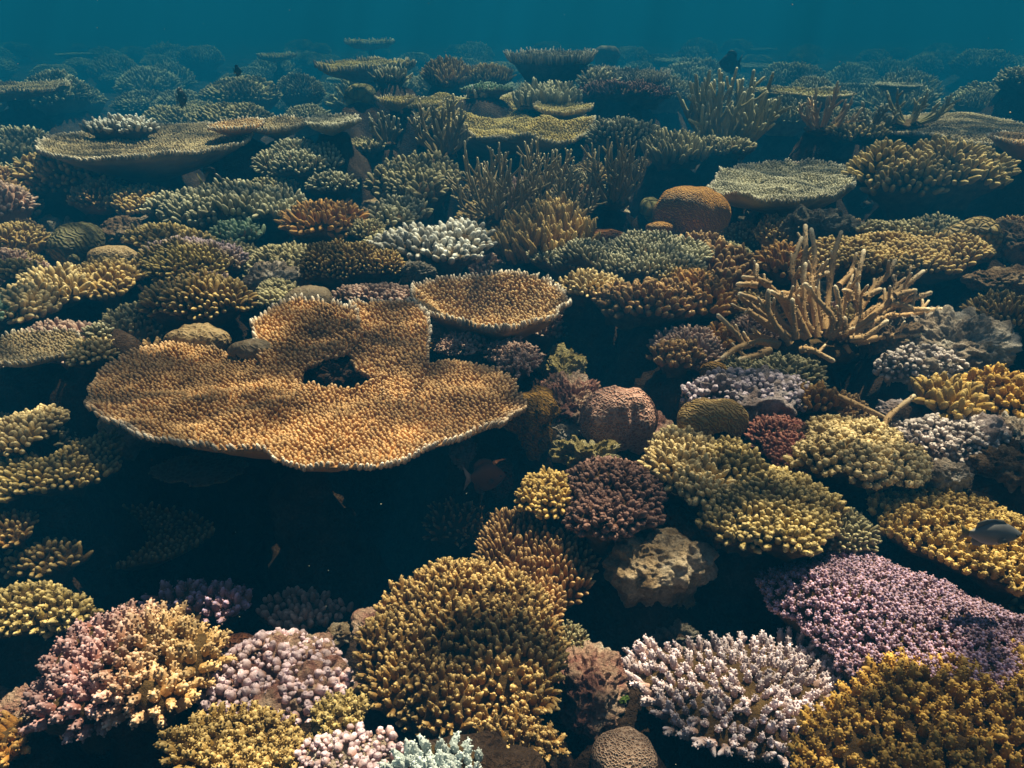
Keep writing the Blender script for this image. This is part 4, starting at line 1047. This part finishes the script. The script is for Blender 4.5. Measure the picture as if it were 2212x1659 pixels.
# ------------------------------------------------------------------ far coral heads and small clumps in the gaps: one of each, then copies
def copy_tree(o, loc, rz, scale, label, group):
    c = o.copy(); C.objects.link(c); c.location = loc; c.rotation_euler = (0, 0, rz); c.scale = scale
    c["label"] = label; c["group"] = group
    for ch in o.children:
        d = ch.copy(); C.objects.link(d); d.parent = c
    return c
def proto(kind, label, group, mat, R, k, sp, fl, fr, **o):
    """a colony of plan radius R in metres, built at the origin"""
    sd_, rng = next_rng()
    if kind == 'table':
        prof = table_prof(.06); S = Surf((0, 0, 0), R, R * .85, prof, table_under(.06, .05, .4, .2, 1.2), R, 0, sd_, amp=.04)
        nm = 'table_coral'; cat = 'table coral'
    else:
        S = Surf((0, 0, 0), R, R * .85, DOME, DOME_U, R * k, 0, sd_, wob=.12, amp=.08); nm, cat = ('coral_mound', 'coral mound') if 'faded' in label else ('coral_clump', 'coral clump')
    root = empty(nm, (0, 0, 0), label, cat, group)
    g = Geo(); S.body(g, 12, 40); g.build('plate' if kind == 'table' else 'base', mat, root)
    spread_fingers(root, S, nm, mat, sp, fl, fr, rng, tpl=T_MID, **o)
    return root
rnp = np.random.default_rng(2024)
def free(x, y, r, f=1.0):
    for (a, b, q) in SPOTS:
        if (a - x) ** 2 + (b - y) ** 2 < (f * (q + r)) ** 2: return False
    return True
farg = 'distant coral heads fading into blue water'
LF = {'mound': 'faded coral mound in the distant blue water behind the named corals', 'table': 'faded flat table coral in the distant blue water behind the named corals', 'bush': 'faded bushy coral in the distant blue water behind the named corals'}
far_protos = [('mound', proto('dome', LF['mound'], farg, greyg, .5, .5, .05, .06, .017)), ('mound', proto('dome', LF['mound'], farg, greyb, .42, .6, .05, .07, .015)),
              ('table', proto('table', LF['table'], farg, green_t, .6, 0, .04, .03, .013, a=.5, up=.6)), ('table', proto('table', LF['table'], farg, pale_t, .5, 0, .04, .04, .013, a=.5, up=.6)),
              ('bush', proto('dome', LF['bush'], farg, stag_g, .45, .5, .06, .11, .014, a=.8, up=.5, fork=1))]
for o_ in [k for k in C.objects if k.get('category') and k.parent is None]:      # keep the view to the placed back row open
    l_ = o_.location
    if l_.y > 4.2 and o_.get('group') != farg:
        r_ = max([math.hypot(l_.x - a, l_.y - b) < .01 and q for (a, b, q) in SPOTS] + [.2])
        for f_ in (.93, .86, .79): SPOTS.append((l_.x * f_, l_.y * f_, min(.45, r_ * .6)))
used = set(); nfar = 0
for tries in range(4000):
    if nfar >= 240: break
    y = 4.6 + 29 * rnp.uniform() ** 1.4; x = rnp.uniform(-.95, .95) * y
    R = rnp.uniform(.28, .75) if y > 9 else rnp.uniform(.22, .42)
    if not free(x, y, R, .62 if y > 7 else .72): continue
    kd_, pr = far_protos[rnp.choice(5, p=(.32, .32, .03, .05, .28))]
    s = R / .5
    z = rnp.uniform(.0, .22) + (.12 if kd_ == 'table' else -.05) + .12 * fbm(np.array([[x * .3, y * .3, 0]]), 2, 3)[0] - .5 * float(sstep(6.5, 16, y)) - .0 * y
    args = ((x, y, z), rnp.uniform(0, 6.28), (s, s, s * rnp.uniform(.7, 1.2)))
    if id(pr) not in used:
        used.add(id(pr)); pr.location, pr.rotation_euler, pr.scale = args[0], (0, 0, args[1]), args[2]
    else: copy_tree(pr, *args, LF[kd_], farg)
    if kd_ != 'table': BUMPS.append((x, y, R * .8, R * .8, z - .05))
    SPOTS.append((x, y, R)); nfar += 1
gapg = 'small coral clumps low in the dark gaps'
LG = ['small olive finger clump low in a dark gap between larger corals', 'small grey finger clump low in a dark gap between larger corals', 'small brown finger clump low in a dark gap between larger corals', 'small pinkish finger clump low in a dark gap between larger corals']
gp = [proto('dome', LG[i], gapg, m, .09, .6, .014, .02, .0048, fork=1) for i, m in enumerate((olive_b, greyg, brownf, pinkb))]
used = set(); ng = 0
for tries in range(6000):
    if ng >= 170: break
    y = .55 + 4.6 * rnp.uniform() ** 1.1; x = rnp.uniform(-.85, .85) * (y + .35)
    R = rnp.uniform(.05, .13) * (1 + .25 * y)
    if not free(x, y, R, .66): continue
    if y < 1.25 or (abs(x + .4) < .8 and y < 2.55): continue
    if x > .1 and y < 1.15: continue
    i = rnp.integers(4); s = R / .09; z = rnp.uniform(-.26, -.08) + min(.16, .04 * y)
    args = ((x, y, z), rnp.uniform(0, 6.28), (s, s, s))
    if i not in used:
        used.add(i); gp[i].location, gp[i].rotation_euler, gp[i].scale = args[0], (0, 0, args[1]), args[2]
    else: copy_tree(gp[i], *args, LG[i], gapg)
    BUMPS.append((x, y, R * .8, R * .8, z - .02)); SPOTS.append((x, y, R)); ng += 1

rubg = 'loose rubble stones in the gaps'
LR = ['small grey rubble stone wedged in a gap between corals', 'small pinkish rubble stone wedged in a gap between corals', 'small cream rubble stone wedged in a gap between corals']
rub = []
for i, m_ in enumerate((rk_grey, rk_pink, rk_cream)):
    sd_, rng = next_rng()
    S = Surf((0, 0, 0), .08, .065, BALL, BALL_U, .05, 0, sd_, wob=.2, amp=.15); g = Geo(); S.body(g, 26, 48)
    V = g.v[0]; g.v[0] = V + nrm(V) * (.03 * fbm(V * 30, 4, sd_))[:, None]
    o_ = g.build('rubble_stone', m_); tag(o_, LR[i], 'stone', rubg); rub.append(o_)
used = set(); nr_ = 0
for tries in range(5000):
    if nr_ >= 170: break
    y = .6 + 4.5 * rnp.uniform(); x = rnp.uniform(-.85, .85) * (y + .3); R = rnp.uniform(.03, .09) * (1 + .2 * y) * (.6 if y < 1.6 else 1)
    if not free(x, y, R, .6): continue
    if (abs(x + .4) < .7 and 1.2 < y < 2.3) or (x > .12 and y < 1.2): continue
    i = rnp.integers(3); s = R / .08; z = rnp.uniform(-.3, -.16) + min(.12, .03 * y)
    if i not in used: used.add(i); c_ = rub[i]
    else: c_ = rub[i].copy(); C.objects.link(c_); c_['label'] = LR[i]
    c_.location = (x, y, z); c_.rotation_euler = (rnp.uniform(-.4, .4), rnp.uniform(-.4, .4), rnp.uniform(0, 6.28)); c_.scale = (s, s, s)
    BUMPS.append((x, y, R * .8, R * .8, z - .02)); SPOTS.append((x, y, R * .7)); nr_ += 1

# ------------------------------------------------------------------ the reef rock: one sheet to the horizon
def seabed():
    nr, na = 520, 640
    r = .35 * (70 / .35) ** (np.linspace(0, 1, nr) ** 1.0)
    a = np.radians(np.linspace(-100, 100, na))
    Rr, A = np.meshgrid(r, a, indexing='ij')
    X = Rr * np.sin(A); Y = Rr * np.cos(A) - .25
    Z0 = -.38 + .10 * sstep(1.5, 6, Y) - .5 * sstep(6.5, 16, Y) + .10 * fbm(np.stack([X * .8, Y * .8, 0 * X], -1), 3, 4) * sstep(.5, 3, np.abs(Y) + .5)
    Z0 = Z0 - .5 * np.exp(-((X + .5) / .8) ** 4 - ((Y - 1.93) / .62) ** 4)      # pit sunk below the big table to keep the ground there dark
    Z = Z0.copy()
    for (bx, by, rx, ry, zt) in BUMPS:
        zg = -.4 if by < 6 else -.5; grow = max(0, zt - zg) * .42
        rx, ry = max(rx, grow), max(ry, grow)
        m = (np.abs(X - bx) < 2.2 * rx) & (np.abs(Y - by) < 2.2 * ry)
        if not m.any(): continue
        d = np.sqrt(((X[m] - bx) / rx) ** 2 + ((Y[m] - by) / ry) ** 2)
        d = d * (1 + .22 * noise3(np.stack([X[m] * 9, Y[m] * 9, 0 * d], -1), 8))
        f = np.exp(-(d / 1.0) ** 2.8)
        Z[m] = np.maximum(Z[m], Z0[m] + (zt - Z0[m]) * f)
    q = np.stack([X, Y, Z], -1)
    amp = .075 * sstep(12, 2, Rr) + .02
    rough = fbm(q * 7, 4, 12) * .5 + (1 - np.abs(fbm(q * 13, 3, 15))) * .3 - .3
    dx = fbm(q * 8 + 31, 3, 21)
    Z = Z + amp * np.minimum(rough, .5) * .9
    X = X + amp * .5 * dx
    g = Geo(); idx = np.arange(nr * na).reshape(nr, na)
    qd = np.stack([idx[:-1, :-1], idx[:-1, 1:], idx[1:, 1:], idx[1:, :-1]], -1).reshape(-1, 4)
    qd = qd[:, ::-1]
    g.add(np.stack([X, Y, Z], -1).reshape(-1, 3), qd)
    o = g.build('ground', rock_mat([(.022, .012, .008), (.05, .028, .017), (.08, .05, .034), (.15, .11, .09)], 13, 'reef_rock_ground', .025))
    tag(o, kind='structure')
seabed()

# ------------------------------------------------------------------ unseen water sheet added above: painted noise bands in it dapple the sunlight
def water_dapple_sheet():
    g = Geo(); n = 120
    x = np.linspace(-70, 70, n); X, Y = np.meshgrid(x, x + 30, indexing='ij')
    Z = 2.2 + .04 * noise3(np.stack([X * .5, Y * .5, 0 * X], -1), 2)
    idx = np.arange(n * n).reshape(n, n)
    g.add(np.stack([X, Y, Z], -1).reshape(-1, 3), np.stack([idx[:-1, :-1], idx[1:, :-1], idx[1:, 1:], idx[:-1, 1:]], -1).reshape(-1, 4))
    m, nt, N, L, b = new_mat("water_dapple_sheet")
    N.remove(b)
    tr = N.new("ShaderNodeBsdfTransparent"); out = [x for x in N if x.type == 'OUTPUT_MATERIAL'][0]
    co = N.new("ShaderNodeTexCoord").outputs["Object"]
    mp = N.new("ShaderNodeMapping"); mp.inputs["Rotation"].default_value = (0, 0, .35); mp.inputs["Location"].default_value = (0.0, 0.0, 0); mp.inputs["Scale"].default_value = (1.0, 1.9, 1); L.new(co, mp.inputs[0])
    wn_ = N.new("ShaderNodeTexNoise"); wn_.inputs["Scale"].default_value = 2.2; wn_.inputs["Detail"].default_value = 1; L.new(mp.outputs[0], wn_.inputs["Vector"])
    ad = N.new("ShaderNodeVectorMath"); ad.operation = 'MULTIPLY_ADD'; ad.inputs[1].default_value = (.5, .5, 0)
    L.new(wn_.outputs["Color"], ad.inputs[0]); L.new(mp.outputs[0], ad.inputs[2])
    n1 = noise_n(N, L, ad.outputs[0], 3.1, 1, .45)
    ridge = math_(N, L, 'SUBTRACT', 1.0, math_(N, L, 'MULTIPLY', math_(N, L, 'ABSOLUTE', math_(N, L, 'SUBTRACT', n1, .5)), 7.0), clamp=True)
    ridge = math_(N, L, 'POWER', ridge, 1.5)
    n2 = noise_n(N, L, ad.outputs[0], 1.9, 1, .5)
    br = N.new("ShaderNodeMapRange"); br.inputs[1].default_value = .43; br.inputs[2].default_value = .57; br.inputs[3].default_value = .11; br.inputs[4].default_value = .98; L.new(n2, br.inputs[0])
    v = math_(N, L, 'ADD', br.outputs[0], math_(N, L, 'MULTIPLY', ridge, .5), clamp=True)  # dapple pattern painted into the sheet's transparency
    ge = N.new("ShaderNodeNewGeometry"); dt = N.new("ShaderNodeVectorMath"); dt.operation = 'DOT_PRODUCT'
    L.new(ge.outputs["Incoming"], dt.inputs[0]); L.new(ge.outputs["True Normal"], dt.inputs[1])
    slant_cut = math_(N, L, 'POWER', math_(N, L, 'ABSOLUTE', dt.outputs["Value"]), 3.5)       # slanting sky light is cut here to deepen the shade
    v = math_(N, L, 'MULTIPLY', v, math_(N, L, 'MULTIPLY', slant_cut, 1.45), clamp=True)
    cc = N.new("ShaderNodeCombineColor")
    for i, k in enumerate((1.0, .92, .77)): L.new(math_(N, L, 'MULTIPLY', v, k), cc.inputs[i])  # warm tint added to the light let through
    L.new(cc.outputs[0], tr.inputs[0]); L.new(tr.outputs[0], out.inputs["Surface"])
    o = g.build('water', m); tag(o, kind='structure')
water_dapple_sheet()

def particles():
    rng = np.random.default_rng(9); n = 190
    d = .5 + 5 * rng.uniform(size=n) ** 1.3
    P = np.stack([rng.uniform(-.8, .8, n) * d, d, rng.uniform(-.3, 1.25, n)], 1)
    g = Geo(); r = rng.uniform(.0004, .001, n) * (1 + .15 * d)
    add_fingers(g, P, nrm(rng.normal(size=(n, 3))), r * 2, r, rng, finger_template(5, [(0, .4), (.3, 1), (.7, .9)]), 0, 0, 0, .2)
    m, nt, N, L, b = new_mat("plankton"); b.inputs["Base Color"].default_value = (.6, .55, .45, 1)
    tag(g.build('drifting_particles', m), 'tiny pale specks drifting in the water', kind='stuff')
particles()

# ------------------------------------------------------------------ the body of water as haze
def haze():
    x, y0, y1, z0, z1 = 75, -3, 78, -2.6, 1.75
    V = [(sx * x, yy, zz) for zz in (z0, z1) for sx, yy in ((-1, y0), (1, y0), (1, y1), (-1, y1))]
    g = Geo(); g.add(V, [(3, 2, 1, 0), (4, 5, 6, 7), (0, 1, 5, 4), (1, 2, 6, 5), (2, 3, 7, 6), (3, 0, 4, 7)])
    m, nt, N, L, b = new_mat("haze"); N.remove(b)
    out = [k for k in N if k.type == 'OUTPUT_MATERIAL'][0]
    pv = N.new("ShaderNodeVolumePrincipled")
    pv.inputs["Color"].default_value = (.003, .096, .245, 1)
    pv.inputs["Absorption Color"].default_value = (.12, .33, .36, 1)
    pv.inputs["Density"].default_value = .165
    pv.inputs["Anisotropy"].default_value = 0.0
    L.new(pv.outputs[0], out.inputs["Volume"])
    o = g.build('haze', m); tag(o, kind='stuff')
    for p in o.data.polygons: p.use_smooth = False
haze()
